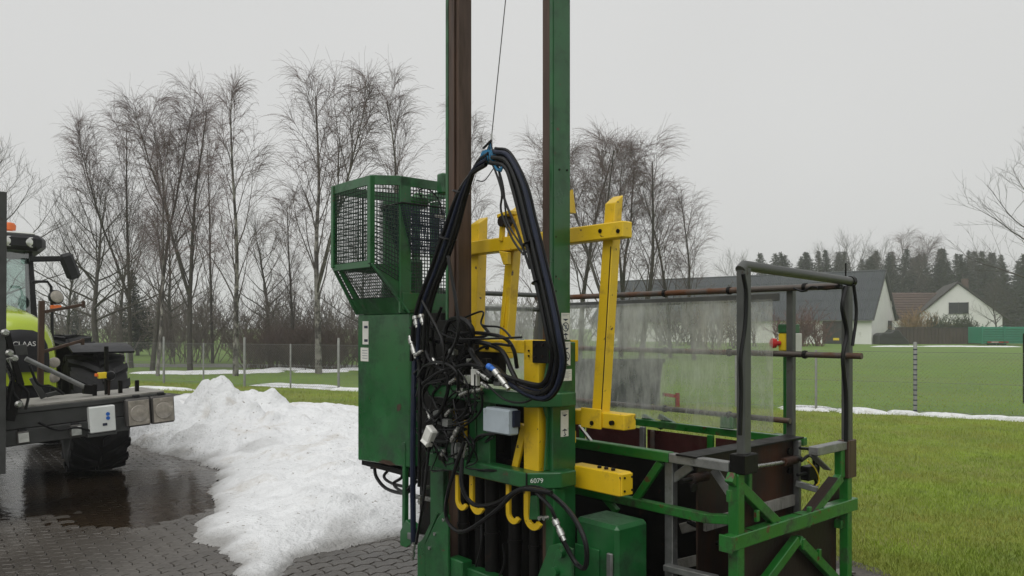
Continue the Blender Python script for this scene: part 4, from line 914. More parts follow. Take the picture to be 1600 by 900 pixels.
MB().box((pv(700, 880, 2.82).x, 2.82, .12), (pv(722, 880, 2.82).x, 2.90, pv(710, 874, 2.82).z)).build('foot_block', 'green', M, bevel=.006)
MB().box((pv(724, 880, 2.86).x, 2.86, .1), (pv(770, 880, 2.86).x, 2.94, pv(745, 893, 2.86).z)).build('foot_block', 'green', M, bevel=.006)
MB().beam(pv(634, 690, 2.95), pv(633, 850, 2.95), .035, .035, (0, 1, 0)).build('support_leg', 'green', M, bevel=.004)
plate([(625, 852), (625, 830), (634, 812), (648, 826), (648, 846), (634, 856)], 2.93, .06, name='support_foot')
plate([(640, 772), (640, 778), (680, 786), (680, 780)], 2.92, .03, 'galvanised', 'support_strut'); plate([(636, 832), (636, 842), (664, 850), (664, 838)], 2.92, .03, 'galvanised', 'support_strut')
MB().box((-3.98, 2.95, 0.), (-3.0, 3.3, .12)).build('base_beam', 'green', M, bevel=.01)
# green cover box low on the right
a, b = pv(905, 810, 3.08), pv(972, 840, 3.08); uB = pv(968, 850, 3.08).x
gbx = MB().plan([(-2.99, 3.06), (uB, 3.06), (uB, 3.32), (-2.99, 3.32)], .12, pv(968, 843, 3.06).z + .06).build('cover_box', 'green', M, bevel=.02)
MB().box((-2.98, 3.048, .14), (uB - .12, 3.0595, pv(900, 848, 3.06).z)).build('cover_panel', 'green', gbx, bevel=.004)
a = pu(972, 868, uB); MB().box((uB - .05, 3.03, .1), (uB - .015, 3.05, pv(968, 868, 3.05).z)).build('handle', 'galvanised', gbx, bevel=.004)

# yellow fork frame behind the masts: four leaning posts and a crossbar
VB = 3.16
def ypost(pxt, pyt, pxb, pyb, w_=.085, d_=.075, rib=True):
    t_ = pv(pxt, pyt, VB + .10); b_ = pv(pxb, pyb, VB)
    o = MB().hexa([b_ + Vector((-w_ / 2, 0, 0)), b_ + Vector((w_ / 2, 0, 0)), b_ + Vector((w_ / 2, d_, 0)), b_ + Vector((-w_ / 2, d_, 0))],
                  [t_ + Vector((-w_ / 2, 0, -.02)), t_ + Vector((w_ / 2, 0, -.02)), t_ + Vector((w_ / 2, d_, .03)), t_ + Vector((-w_ / 2, d_, .03))]).build('fork_post', 'yellow', M, bevel=.004)
    return o, t_, b_
o1, t1_, b1_ = ypost(953, 312, 931, 665, .078, .07)
MB().beam(b1_ + Vector((.0395, .0, .05)), pv(947, 386, VB + .08) + Vector((.037, -.002, 0)), .003, .005).build('dark_seam', 'rusty_plate', o1)
o2, t2_, b2_ = ypost(801, 326, 783, 560, .08, .07)
MB().beam(b2_ + Vector((.0, -.012, 0)), t2_ + Vector((0, -.012, -.3)), .018, .018, (0, 1, 0)).build('stiffener', 'yellow', o2)
o3, t3_, b3_ = ypost(742, 345, 735, 560, .09, .08)
o4, t4_, b4_ = ypost(877, 304, 862, 665, .06, .05)
tipy = pv(889, 306, VB + .1); MB().hexa([tipy + Vector((-.04, 0, -.1)), tipy + Vector((.01, 0, -.1)), tipy + Vector((.01, .05, -.1)), tipy + Vector((-.04, .05, -.1))], [tipy + Vector((-.005, .02, .04)), tipy + Vector((.005, .02, .04)), tipy + Vector((.005, .03, .04)), tipy + Vector((-.005, .03, .04))]).build('post_tip', 'yellow', o4)
ca_, cb_ = pv(730, 388, VB + .05), pv(979, 360, VB + .05)
zc = (ca_.z + cb_.z) / 2
bar = MB().box((ca_.x, VB + .02, zc - .045), (cb_.x, VB + .10, zc + .045)).build('crossbar', 'yellow', M, bevel=.006)
for px in (938, 966): p = pv(px, 361, VB + .02); MB().cyl(p - Vv * .006, p + Vv * .004, .012, 10).build('bolt', 'dark_steel', bar)
# little bracket where the crossbar meets the second post
p = pv(792, 350, VB + .0); MB().prism([p + Vector((-.09, -.01, .07)), p + Vector((.03, -.01, .085)), p + Vector((.03, -.01, .06)), p + Vector((-.09, -.01, .045))], (0, .08, 0)).build('roller_cap', 'yellow', o2, bevel=.004)
MB().beam(p + Vector((-.06, .02, .05)), p + Vector((-.075, .02, -.1)), .03, .03, (0, 1, 0)).build('roller_arm', 'yellow', o2, bevel=.003)
MB().cyl(p + Vector((-.035, -.02, .02)), p + Vector((-.035, .05, .02)), .035, 14).build('roller', 'rusty_plate', o2, smooth=True)
plate([(779, 392), (793, 394), (793, 413), (786, 414)], VB - .005, .03, 'yellow', 'knee_plate', o2)
# foot beam of the outer post, and the lower beam
fa, fb = pv(890, 650, VB - .03), pv(975, 662, VB - .03); zc = pv(935, 656, VB - .03).z
ft = MB().box((fa.x, VB - .03, zc - .042), (fb.x, VB + .07, zc + .042)).build('foot_beam', 'yellow', M, bevel=.005)
MB().box((b1_.x - .075, VB - .045, zc - .05), (b1_.x + .075, VB - .0305, zc + .06)).build('clamp_plate', 'yellow', ft, bevel=.003)
for px in (925, 955): p = pv(px, 661, VB - .045); MB().cyl(p - Vv * .006, p + Vv * .012, .013, 10).build('bolt', 'dark_steel', ft)
la, lb = pv(890, 742, 3.10), pv(968, 755, 3.10)
zt, zb = pv(968, 740, 3.10).z, pv(968, 777, 3.10).z
lw = MB().box((la.x, 3.10, zb), (lb.x, 3.20, zt)).build('lower_beam', 'yellow', M, bevel=.006)
MB().box((lb.x + .0005, 3.105, zb + .005), (lb.x + .012, 3.195, zt - .005)).build('end_plate', 'yellow', lw, bevel=.003)
for a_ in (.02, .08):
    for b_ in (.03, .1): MB().cyl((lb.x + .008, 3.105 + a_, zb + b_), (lb.x + .018, 3.105 + a_, zb + b_), .006, 8).build('bolt', 'dark_steel', lw)
for k in range(3): MB().cyl((lb.x - .08 - .05 * k, 3.14, zt), (lb.x - .08 - .05 * k, 3.14, zt + .012), .012, 8).build('bolt', 'dark_steel', lw)
MB().box((-3.9, 3.085, 1.05), (-3.03, 3.115, 1.12)).build('back_beam', 'yellow', M, bevel=.004)

# cabinet
uL, uR = pv(559, 600, 2.94).x, pv(640, 600, 2.94).x
cab = MB().prism([(uL, 2.94, .695), (uR, 2.94, .735), (uR, 2.94, 1.80), (uL, 2.94, 1.80)], (0, .50, 0)).build('cabinet', 'green', M, bevel=.008)
cs_ = lambda px0, px1, y0, y1, m_, nme: MB().box((pv(px0, y0, 2.94).x, 2.937, pv(px0, y1, 2.94).z), (pv(px1, y0, 2.94).x, 2.9395, pv(px0, y0, 2.94).z)).build(nme, m_, cab)
cs_(567, 576, 502, 538, 'sticker', 'sticker'); cs_(564, 576, 543, 564, 'sticker', 'sticker')
for y in (509, 530): cs_2 = MB().box((pv(569, y, 2.9368).x, 2.9362, pv(569, y + 4, 2.9368).z), (pv(574.5, y, 2.9368).x, 2.9369, pv(569, y, 2.9368).z)).build('print_mark', 'ink', cab)
for k in range(4): MB().box((pv(566, 547, 2.9368).x, 2.9362, pv(566, 548 + k * 4, 2.9368).z), (pv(574, 547, 2.9368).x, 2.9369, pv(566, 547 + k * 4, 2.9368).z)).build('print_line', 'ink_grey', cab)
MB().box((uL + .02, 2.96, .66), (uR - .01, 3.4, .70)).build('cabinet_floor', 'dark_steel', cab, bevel=.004)
for px in (583, 602, 618): p = pv(px, 722, 3.05); MB().cyl(p + Zz * .03, p - Zz * .05, .022, 10).build('cable_gland', 'rubber', cab, smooth=True)
MB().tube([pv(585, 724, 3.02), pv(588, 745, 3.0), pv(605, 764, 3.0), pv(635, 770, 2.98), pv(650, 752, 2.95)], .013, 8, smooth=6).build('hose', 'rubber', M, smooth=True)
MB().tube([pv(612, 730, 3.02), pv(600, 744, 3.0), pv(612, 755, 3.0), pv(640, 762, 2.96)], .011, 8, smooth=6).build('hose', 'rubber', M, smooth=True)
MB().tube([pv(622, 728, 3.02), pv(628, 745, 3.0), pv(615, 756, 2.99), pv(632, 768, 2.96), pv(652, 745, 2.93)], .011, 8, smooth=6).build('hose', 'rubber', M, smooth=True)
rp_ = [(621, 632), (625, 631), (627, 635), (625, 641), (621, 643), (620, 637)]
MB().prism([pv(x, y, 2.9385) for x, y in rp_], (0, .001, 0)).build('rust_spot', 'mast_brown', cab)
MB().prism([pv(x, y, 2.9385) for x, y in [(590, 722), (598, 718), (610, 720), (618, 727), (608, 727)]], (0, .001, 0)).build('rust_spot', 'mast_brown', cab)
# cage above the cabinet
cA, cB, cC, cD = (-5.09, 2.70), (-4.565, 2.70), (-4.462, 2.87), (-4.462, 3.42)      # plan corners, front left -> back right
cE = (-5.09, 3.42); zt, zb = 2.735, 2.135; zcab = 1.80
cage = MB().plan([(-5.10, 2.93), (-4.455, 2.93), (-4.455, 3.42), (-5.10, 3.42)], zcab + .003, zcab + .03).build('cage_floor', 'green', M, bevel=.004)
def bars(name, segs, w_=.05, t_=.012, mat_='green'):
    for a_, b_, up in segs: MB().beam(a_, b_, t_, w_, up).build(name, mat_, cage, bevel=.002)
def V3(p, z): return Vector((p[0], p[1], z))
tops = [(cA, cB), (cB, cC), (cC, cD), (cA, cE), (cE, cD)]
for a_, b_ in tops: MB().beam(V3(a_, zt - .03), V3(b_, zt - .03), .014, .065).build('top_rail', 'green', cage, bevel=.002)
MB().beam(V3(cA, zb), V3(cB, zb), .016, .045).build('bottom_rail', 'green', cage, bevel=.002)
MB().beam(V3(cA, zb), V3(cE, zb), .016, .045).build('bottom_rail', 'green', cage, bevel=.002)
for c_, z0_, ww in ((cA, zb, .035), (cB, zb, .04), (cE, zcab, .05), (cD, zcab, .05)):
    MB().box((c_[0] - ww / 2, c_[1] - ww / 2, z0_), (c_[0] + ww / 2, c_[1] + ww / 2, zt - .002)).build('post', 'green', cage, bevel=.004)
MB().box((-4.475, 2.86, zcab), (-4.455, 2.95, zt - .002)).build('post', 'green', cage, bevel=.003)
MB().box((-4.9, 3.415, zcab), (-4.8, 3.44, zt - .07)).build('back_post', 'green', cage, bevel=.003)
MB().box((-5.08, 3.10, zcab), (-5.04, 3.22, zt - .07)).build('back_post', 'green', cage, bevel=.003)
# lower sloping front, its side cheek and the green sill
f0_, f1_ = Vector((-5.09, 2.70, zb)), Vector((-4.565, 2.70, zb)); g0_, g1_ = Vector((-5.16, 2.935, zcab)), Vector((-4.462, 2.935, zcab))
sill0, sill1 = f0_.lerp(g0_, .66), f1_.lerp(g1_, .66)
MB().prism([sill0, sill1, g1_, g0_], (0, .012, 0)).build('sill_plate', 'green', cage, bevel=.002)
MB().beam(f0_, g0_, .03, .014).build('slope_bar', 'green', cage, bevel=.002)
MB().beam(f1_, g1_, .07, .014).build('slope_bar', 'green', cage, bevel=.002)
MB().beam(f0_.lerp(f1_, .14), sill0.lerp(sill1, .16), .05, .010).build('slope_bar', 'green', cage, bevel=.002)
ck = MB().prism([f1_ + Vector((.0, .005, .0)), g1_ + Vector((.004, 0, 0)), V3((-4.458, 2.945), zb - .05), V3(cC, zb + .0)], (.006, .006, 0)).build('cheek_plate', 'green', cage)
def mesh_panel(a, b, c, d, pitch=.024, r=.0037):
    a, b, c, d = map(vec, (a, b, c, d)); n1 = max(2, round((b - a).length / pitch)); n2 = max(2, round((d - a).length / pitch)); mb = MB()
    for i in range(n1 + 1): t = i / n1; mb.tube([a.lerp(b, t), d.lerp(c, t)], r, 4, caps=False)
    for j in range(n2 + 1): t = j / n2; mb.tube([a.lerp(d, t), b.lerp(c, t)], r, 4, caps=False)
    o = mb.build('wire_mesh', 'green_dark', cage); o['kind'] = 'stuff'; return o
mat('green_dark', (.006, .022, .012), .5, var=.3)
mesh_panel(V3(cA, zb), V3(cB, zb), V3(cB, zt - .06), V3(cA, zt - .06))
mesh_panel(V3(cB, zb), V3(cC, zb - .12), V3(cC, zt - .06), V3(cB, zt - .06))
mesh_panel(V3((-4.462, 2.95), zcab + .06), V3(cD, zcab + .06), V3(cD, zt - .06), V3((-4.462, 2.95), zt - .06))
mesh_panel(f0_, f1_, sill1, sill0)
mesh_panel(V3(cA, zb), V3(cE, zb), V3(cE, zt - .06), V3(cA, zt - .06), .04)
MB().beam((-4.455, 2.88, zcab + .08), (-4.455, 3.42, zcab + .08), .014, .12).build('bottom_rail', 'green', cage, bevel=.003)
# navy net basket hanging in the cage, hose and white tag
b0 = pu(622, 318, -4.46); nb_ = MB()
nb_.hexa([V3((-4.60, 2.93), 2.22), V3((-4.40, 2.93), 2.22), V3((-4.40, 3.28), 2.22), V3((-4.60, 3.28), 2.22)], [V3((-4.66, 2.86), 2.55), V3((-4.40, 2.86), 2.55), V3((-4.40, 3.32), 2.55), V3((-4.66, 3.32), 2.55)])
nb_.v = nb_.v; nb_.f = [f for i, f in enumerate(nb_.f) if i in (2, 4, 0)]
nb_ = MB()
lo_ = [V3((-4.62, 2.95), 2.22), V3((-4.44, 2.95), 2.22), V3((-4.44, 3.30), 2.22), V3((-4.62, 3.30), 2.22)]; hi_ = [V3((-4.70, 2.86), 2.55), V3((-4.43, 2.86), 2.55), V3((-4.43, 3.36), 2.55), V3((-4.70, 3.36), 2.55)]
for i in range(4):
    a_, b_, c_, d_ = lo_[i], lo_[(i + 1) % 4], hi_[(i + 1) % 4], hi_[i]; n1 = round((b_ - a_).length / .016); n2 = 20
    for k in range(n1 + 1): t = k / n1; nb_.tube([a_.lerp(b_, t), d_.lerp(c_, t)], .0026, 3, caps=False)
    for k in range(n2 + 1): t = k / n2; nb_.tube([a_.lerp(d_, t), b_.lerp(c_, t)], .0026, 3, caps=False)
nb_.f += []; o = nb_.build('net_basket', 'navy_net', cage); o['kind'] = 'stuff'
MB().tube(hi_ + [hi_[0]], .007, 6).build('basket_rim', 'rubber', cage)
MB().box((-4.74, 3.1, 1.85), (-4.66, 3.2, 2.2)).build('filter_housing', 'green', cage, bevel=.02)
MB().lathe((-4.58, 3.1, 2.56), (0, 0, 1), [(.06, 0), (.07, .02), (.07, .06), (.03, .1)], 14).build('filler_cap', 'green_bright', cage, smooth=True)
MB().tube([pu(660, 312, -4.47), pu(655, 298, -4.48), pu(668, 295, -4.48), pu(685, 312, -4.47), pu(692, 340, -4.46)], .006, 6, smooth=6).build('cable', 'rubber', cage, smooth=True)
a_ = pu(680, 335, -4.44); MB().box((-4.452, a_.y, a_.z - .018), (-4.448, a_.y + .08, a_.z)).build('white_tag', 'sticker', cage)

# hose bundle hung from the wire by blue rope
hb = []
outerL = [(762, 246), (742, 262), (722, 305), (704, 362), (686, 415), (668, 462), (658, 505), (655, 560)]
outerR = [(770, 243), (793, 250), (812, 290), (826, 345), (842, 410), (856, 470), (868, 530), (873, 575), (862, 615), (838, 632), (808, 622), (782, 600)]
for k in range(9):
    off = (k - 4) * 2.8; v_ = 2.66 + .035 * math.sin(k * 2.1)
    L = [pv(x - off * (.3 + .9 * min(1, i / 3)) * .9, y + off * (1.0 if i < 2 else .35), v_ + .02 * i / 4) for i, (x, y) in enumerate(outerL)]
    MB().tube(L, .0085 + .002 * (k % 3), 8, smooth=6).build('hose', 'rubber_blue' if k % 4 == 1 else 'rubber', M, smooth=True)
    endx = (0, 0) if k % 2 else (-10 - k * 3, -12)
    R = []
    for i, (x, y) in enumerate(outerR):
        f_ = .35 if i < 2 else 1.
        if i < 7: R.append(pv(x - off * f_, y + off * (1 if i < 2 else .15), v_))
        else: R.append(pv(x - off * .9 + (endx[0] if i > 9 else 0), y - abs(off) * .6 - k * (3.2 if i > 8 else 1.6) + (endx[1] if i > 9 else 0), v_ + .02 * (i - 6)))
    MB().tube(R, .0085 + .002 * (k % 3), 8, smooth=6).build('hose', 'rubber_blue' if k % 4 == 2 else 'rubber', M, smooth=True)
for pts, r in [([(760, 240), (772, 262), (784, 300), (783, 330), (800, 372), (818, 398)], .006), ([(775, 250), (786, 290), (790, 330), (795, 352), (822, 395)], .005), ([(772, 262), (757, 282), (745, 282)], .003), ([(779, 262), (788, 310), (808, 360), (828, 420)], .007), ([(700, 400), (712, 470), (716, 520), (700, 560)], .010), ([(660, 470), (690, 530), (694, 575)], .008)]:
    MB().tube([pv(x, y, 2.63) for x, y in pts], r, 6, smooth=6).build('cable', 'rubber', M, smooth=True)
for (px, py, n_) in [(765, 246, 5), ]:
    for k in range(6):
        c_ = pv(px - 7 + k * 3.4, py - 1 + abs(k - 2) * .8, 2.66); MB().lathe(c_, (1, .2, -.1 + .06 * k), [(.036, -.006), (.042, 0), (.036, .006)], 12).build('rope_lashing', 'blue_rope', M, smooth=True)
for k in range(5):
    MB().tube([pv(758 + k * 3.4, 243, 2.645), pv(763 + k * 1.4, 230, 2.65), pv(767, 219, 2.66)], .0032, 5, smooth=4).build('rope_strand', 'blue_rope' if k % 2 else 'rubber', M, smooth=True)
MB().tube([pv(772, 256, 2.63), pv(778, 266, 2.62), pv(784, 262, 2.62), pv(782, 268, 2.62)], .007, 6, smooth=5).build('rope_knot', 'blue_rope', M, smooth=True)
MB().beam(pv(755, 232, 2.64), pv(768, 219, 2.65), .006, .012).build('shackle', 'dark_steel', M)
for (px, py) in [(700, 372), (832, 380), (846, 440), (720, 300)]:  # cable ties
    c_ = pv(px, py, 2.66); MB().lathe(c_, (.25 if px > 760 else -.3, 0, -.9), [(.050, -.004), (.054, 0), (.050, .004)], 14).build('cable_tie', 'rubber', M, smooth=True)

# hose tangle in the middle of the machine
tang = [
 ([(690, 540), (700, 505), (720, 498), (738, 515), (735, 545), (750, 570), (770, 590)], .016), ([(650, 520), (690, 535), (730, 532), (780, 545), (800, 580), (812, 605)], .014),
 ([(655, 500), (670, 560), (700, 590), (690, 640), (668, 660)], .012), ([(660, 600), (690, 580), (730, 570), (757, 575)], .010), ([(652, 640), (670, 600), (700, 590), (742, 560)], .009),
 ([(700, 690), (690, 640), (715, 610), (745, 600), (752, 640), (720, 668), (686, 672)], .007), ([(680, 660), (662, 630), (665, 602), (690, 596)], .006), ([(673, 670), (668, 720), (660, 790), (650, 850)], .009),
 ([(648, 560), (646, 640), (645, 740), (646, 850)], .018), ([(655, 560), (656, 650), (655, 760)], .012), ([(742, 585), (738, 650), (700, 665)], .005), ([(760, 600), (790, 625), (822, 628), (845, 612)], .006),
 ([(712, 522), (745, 520), (785, 527), (802, 545), (808, 575)], .011), ([(640, 512), (672, 512), (705, 528), (738, 530), (815, 527)], .006), ([(726, 690), (712, 730), (700, 770), (698, 810), (722, 831), (770, 802), (812, 766), (862, 770)], .012),
 ([(722, 715), (722, 760), (740, 788), (775, 786), (815, 764), (850, 766), (890, 800), (914, 845), (915, 885), (900, 880), (876, 838)], .013), ([(690, 480), (676, 520), (680, 560), (672, 600)], .010), ([(702, 560), (730, 600), (728, 640), (708, 660)], .006),
 ([(660, 700), (672, 690), (690, 705), (700, 720)], .005), ([(705, 575), (760, 540), (800, 540)], .008), ([(668, 478), (660, 510), (668, 545), (660, 590), (652, 620)], .014),
 ([(838, 770), (858, 790), (868, 810)], .010), ([(752, 820), (752, 850), (744, 885)], .006), ([(786, 850), (788, 880), (778, 905)], .006), ([(664, 660), (680, 640), (720, 640), (745, 628)], .005), ([(652, 590), (664, 572), (688, 566), (712, 580), (716, 610)], .009), ([(676, 690), (660, 740), (662, 800)], .007)]
for i, (pts, r) in enumerate(tang):
    MB().tube([pv(x, y, 2.70 + .05 * math.sin(i * 1.7) + .02 * math.sin(j * 2 + i)) for j, (x, y) in enumerate(pts)], r, 8, smooth=6).build('hose', 'rubber_blue' if i in (8,) else 'rubber', M, smooth=True)
rg = random.Random(5)
for i in range(44):                        # thinner cables between the larger hoses
    x, y = rg.uniform(650, 735), rg.uniform(490, 690); pts = [(x, y)]
    for _ in range(4): x += rg.uniform(-20, 34); y += rg.uniform(-16, 44); pts.append((min(max(x, 645), 800), min(y, 735)))
    MB().tube([pv(a, b, rg.uniform(2.72, 2.82)) for a, b in pts], rg.choice((.004, .005, .006, .009)), 6, smooth=6).build('cable', 'rubber', M, smooth=True)
# fittings, couplings, valves
def coupling(p0, p1, v, r=.013, mat_='steel'):
    a, b = pv(*p0, v), pv(*p1, v); d_ = b - a; L_ = d_.length
    prof = [(r * .7, 0), (r * .7, L_ * .1), (r * 1.15, L_ * .12), (r * 1.15, L_ * .34), (r * .8, L_ * .36), (r * .8, L_ * .5), (r * 1.1, L_ * .52), (r * 1.1, L_ * .8), (r * .75, L_ * .82), (r * .75, L_)]
    MB().lathe(a, d_, prof, 10).build('hose_coupling', mat_, M, smooth=True)
for a, b, v_, r in [((640, 525), (650, 560), 2.66, .016), ((648, 556), (660, 548), 2.65, .011), ((648, 492), (652, 512), 2.66, .018), ((657, 490), (662, 508), 2.66, .016), ((865, 808), (882, 845), 2.66, .016), ((770, 576), (795, 608), 2.64, .017), ((745, 580), (765, 594), 2.68, .014), ((705, 690), (716, 668), 2.7, .014), ((690, 712), (694, 702), 2.7, .012), ((646, 848), (644, 875), 2.7, .014), ((656, 775), (656, 788), 2.7, .014), ((728, 690), (724, 715), 2.68, .011), ((735, 612), (752, 608), 2.7, .012)]:
    coupling(a, b, v_, r)
MB().lathe(pv(766, 574, 2.64), pv(779, 582, 2.64) - pv(766, 574, 2.64), [(.013, -.024), (.017, -.02), (.017, .008), (.013, .012), (.013, .04)], 12).build('blue_cap', 'blue_plastic', M, smooth=True)
def blk(x0, y0, x1, y1, v, dv, m_, nme, bev=.004): 
    a, b = pv(x0, y0, v), pv(x1, y1, v); return MB().box((a.x, v, pv((x0 + x1) / 2, y1, v).z), (b.x, v + dv, pv((x0 + x1) / 2, y0, v).z)).build(nme, m_, M, bevel=bev)
for (x_, y_, w_, h_, m_) in [(690, 655, 9, 12, 'galvanised'), (716, 640, 8, 16, 'dark_steel'), (712, 606, 10, 8, 'steel'), (676, 640, 7, 10, 'galvanised'), (728, 560, 9, 9, 'steel'), (700, 545, 8, 10, 'galvanised'), (752, 560, 8, 12, 'dark_steel'), (770, 596, 10, 7, 'galvanised'), (684, 706, 8, 14, 'dark_steel')]: blk(x_, y_, x_ + w_, y_ + h_, 2.73, .04, m_, 'valve_body')
for a, b in [((696, 650), (704, 640)), ((718, 618), (730, 612)), ((676, 560), (684, 574)), ((700, 600), (712, 592)), ((752, 598), (764, 606)), ((668, 640), (672, 656))]: coupling(a, b, 2.69, .011)
blk(735, 577, 744, 603, 2.70, .03, 'white_plastic', 'valve_body'); blk(724, 586, 734, 600, 2.71, .03, 'steel', 'valve_body')
blk(704, 692, 712, 716, 2.76, .04, 'galvanised', 'valve_body'); blk(714, 700, 724, 712, 2.76, .04, 'steel', 'valve_body'); blk(698, 674, 708, 688, 2.77, .03, 'galvanised', 'valve_body')
a_ = pv(671, 682, 2.68); jb = MB().beam(a_ - Vector((.035, 0, .05)), a_ + Vector((.03, 0, .055)), .075, .05, (0, 1, 0)).build('junction_box', 'white_plastic', M, bevel=.008)
MB().beam(a_ - Vector((.02, .035, .04)), a_ + Vector((.016, .035, .04)), .06, .006, (0, 1, 0)).build('box_lid', 'white_plastic', jb, bevel=.002)
eb = blk(757, 638, 796, 678, 2.73, .07, 'box_grey', 'electrical_box', .008)
a = pv(757, 638, 2.73); b = pv(796, 678, 2.73)
MB().box((a.x - .004, 2.722, b.z - .004), (b.x + .004, 2.7285, a.z + .002)).build('box_lid', 'box_grey', eb, bevel=.003)
blk(797, 642, 803, 668, 2.75, .05, 'rubber_blue', 'cable_socket')
for y in (548, 556): MB().cyl(pv(826, y, 2.866), pv(826, y, 2.874), .006, 8).build('bolt', 'dark_steel', M)
for px, py in ((842, 810), (849, 810), (664, 762)): p = pv(px, py, 2.79); MB().cyl(p, p + Vv * .03, .012, 10).build('nut', 'steel', M, smooth=True)
plate([(828, 775), (838, 775), (840, 812), (826, 812)], 2.82, .02, name='tab_plate')

# ------------------------------------------------------------------ the work basket with its handrails and plastic sheet
B = MF.thing('work_basket', (-3.5, 4.0, 0)); BO = ORG[B.name]
tag(B, 'open green steel basket with dark rusty plates, grey handrails and a cloudy plastic sheet', 'basket')
UN, VN, VFa, UL = -2.21, 3.44, 4.63, -4.95        # near end, near side, far side, left end
ZR = .955
def bb(name, p, q, w_, h_, m_='green_bright', par=B, up=(0, 0, 1), bevel=.004): return MB().beam(p, q, w_, h_, up).build(name, m_, par, bevel=bevel)
# corner posts
near = bb('corner_post', (UN, VN, .02), (UN, VN, ZR + .0), .06, .06, up=(0, 1, 0))
far = bb('corner_post', (UN, VFa, .02), (UN, VFa, ZR - .1), .055, .055, up=(0, 1, 0))
bb('corner_post', (UL, VN, .02), (UL, VN, ZR), .06, .06, up=(0, 1, 0)); bb('corner_post', (UL, VFa, .02), (UL, VFa, ZR), .06, .06, up=(0, 1, 0))
# near side rails
bb('side_rail', (UL, VN, ZR + .03), (-2.62, VN, ZR + .03), .06, .055)
bb('side_rail', (-2.617, VN, ZR + .03), (UN - .03, VN, ZR + .03), .058, .05, 'galvanised')
bb('side_rail', (UL, VN - .002, .695), (UN - .17, VN - .002, .695), .05, .05)
bb('side_rail', (UN - .17, VN - .002, .695), (UN - .03, VN - .002, .715), .05, .048)
bb('brace', pv(1033, 722, VN), pv(990, 786, VN), .045, .03, up=(0, 1, 0)); bb('brace', pv(943, 775, VN), pv(965, 800, VN), .04, .03, up=(0, 1, 0)); bb('brace', pv(932, 700, VN), pv(905, 665, VN), .02, .02, 'steel', up=(0, 1, 0))
bb('side_rail', (UL, VN, .12), (UN, VN, .12), .05, .06)
# galvanised door frame on the near side
gx = pv(1047, 800, VN + .03).x
bb('door_post', (gx, VN + .04, .05), (gx, VN + .04, ZR), .055, .05, 'galvanised', up=(0, 1, 0))
bb('door_gusset', (gx + .01, VN + .035, ZR - .1), (gx + .14, VN + .035, ZR - .005), .05, .012, 'galvanised', up=(0, 1, 0)); bb('door_gusset', (UN - .16, VN + .035, ZR - .005), (UN - .04, VN + .035, ZR - .14), .05, .012, 'galvanised', up=(0, 1, 0))
bb('door_rail', pv(1040, 886, VN - .01), pv(1120, 905, VN - .01), .05, .035, 'galvanised')
bb('slat', pv(1064, 826, VN + .25), pv(1120, 812, VN + .25), .02, .06, 'deck_wood'); bb('slat', pv(1060, 882, VN + .25), pv(1120, 868, VN + .25), .02, .06, 'deck_wood')
# near end (towards us, right): mid beam, sloping frame, lower V
zm = pu(1130, 850, UN).z
mbm = MB().box((UN - .03, VN - .09, zm - .04), (UN + .035, VFa + .09, zm + .035)).build('end_beam', 'green_bright', B, bevel=.004)
for k in range(4): MB().box((UN - .028, VN + .1 + k * .25, zm + .0355), (UN + .033, VN + .106 + k * .25, zm + .0375)).build('weld_joint', 'rusty_plate', mbm)
MB().box((UN - .035, VN - .105, zm - .045), (UN + .04, VN - .0905, zm + .04)).build('end_cap', 'green_bright', mbm, bevel=.003)
def eb_(name, a, b, w_=.05, d_=.045, m_='green_bright', du=0.): return bb(name, pu(*a, UN + du), pu(*b, UN + du), w_, d_, m_, up=(1, 0, 0))
eb_('sloping_bar', (1140, 745), (1222, 826), .055); eb_('sloping_bar', (1260, 812), (1312, 745), .055); eb_('sloping_bar', (1312, 746), (1312, 700), .05); eb_('sloping_bar', (1220, 829), (1262, 817), .04)
eb_('edge_strip', (1226, 815), (1256, 806), .012, .06, 'rusty_plate', .002); eb_('edge_strip', (1255, 807), (1302, 746), .012, .06, 'rusty_plate', .002)
eb_('upright_bar', (1168, 727), (1168, 768), .03, .04)
eb_('lower_brace', (1244, 843), (1190, 915), .055); eb_('lower_brace', (1246, 843), (1305, 905), .055)
for a in ((1183, 806), (1213, 826), (1265, 800), (1255, 850), (1280, 866), (1140, 775)):
    p = pu(*a, UN + .02); MB().box(p - Vector((.012, .015, .03)), p + Vector((.008, .015, .03))).build('tab', 'green_bright', B, bevel=.003)
# dark plates of the near end: below the beam and behind the sloping frame
MB().box((UN - .055, VN + .04, .05), (UN - .045, VFa - .03, zm - .045)).build('end_plate', 'rusty_plate', B)
P = [pu(px, py, UN - .06) for px, py in ((1142, 760), (1222, 836), (1222, 850), (1142, 850))]
MB().prism(P, (.008, 0, 0)).build('end_plate', 'rusty_plate', B)
P = [pu(px, py, UN - .06) for px, py in ((1262, 820), (1320, 745), (1320, 806), (1262, 838))]
MB().prism(P, (.008, 0, 0)).build('end_plate', 'rusty_plate', B)
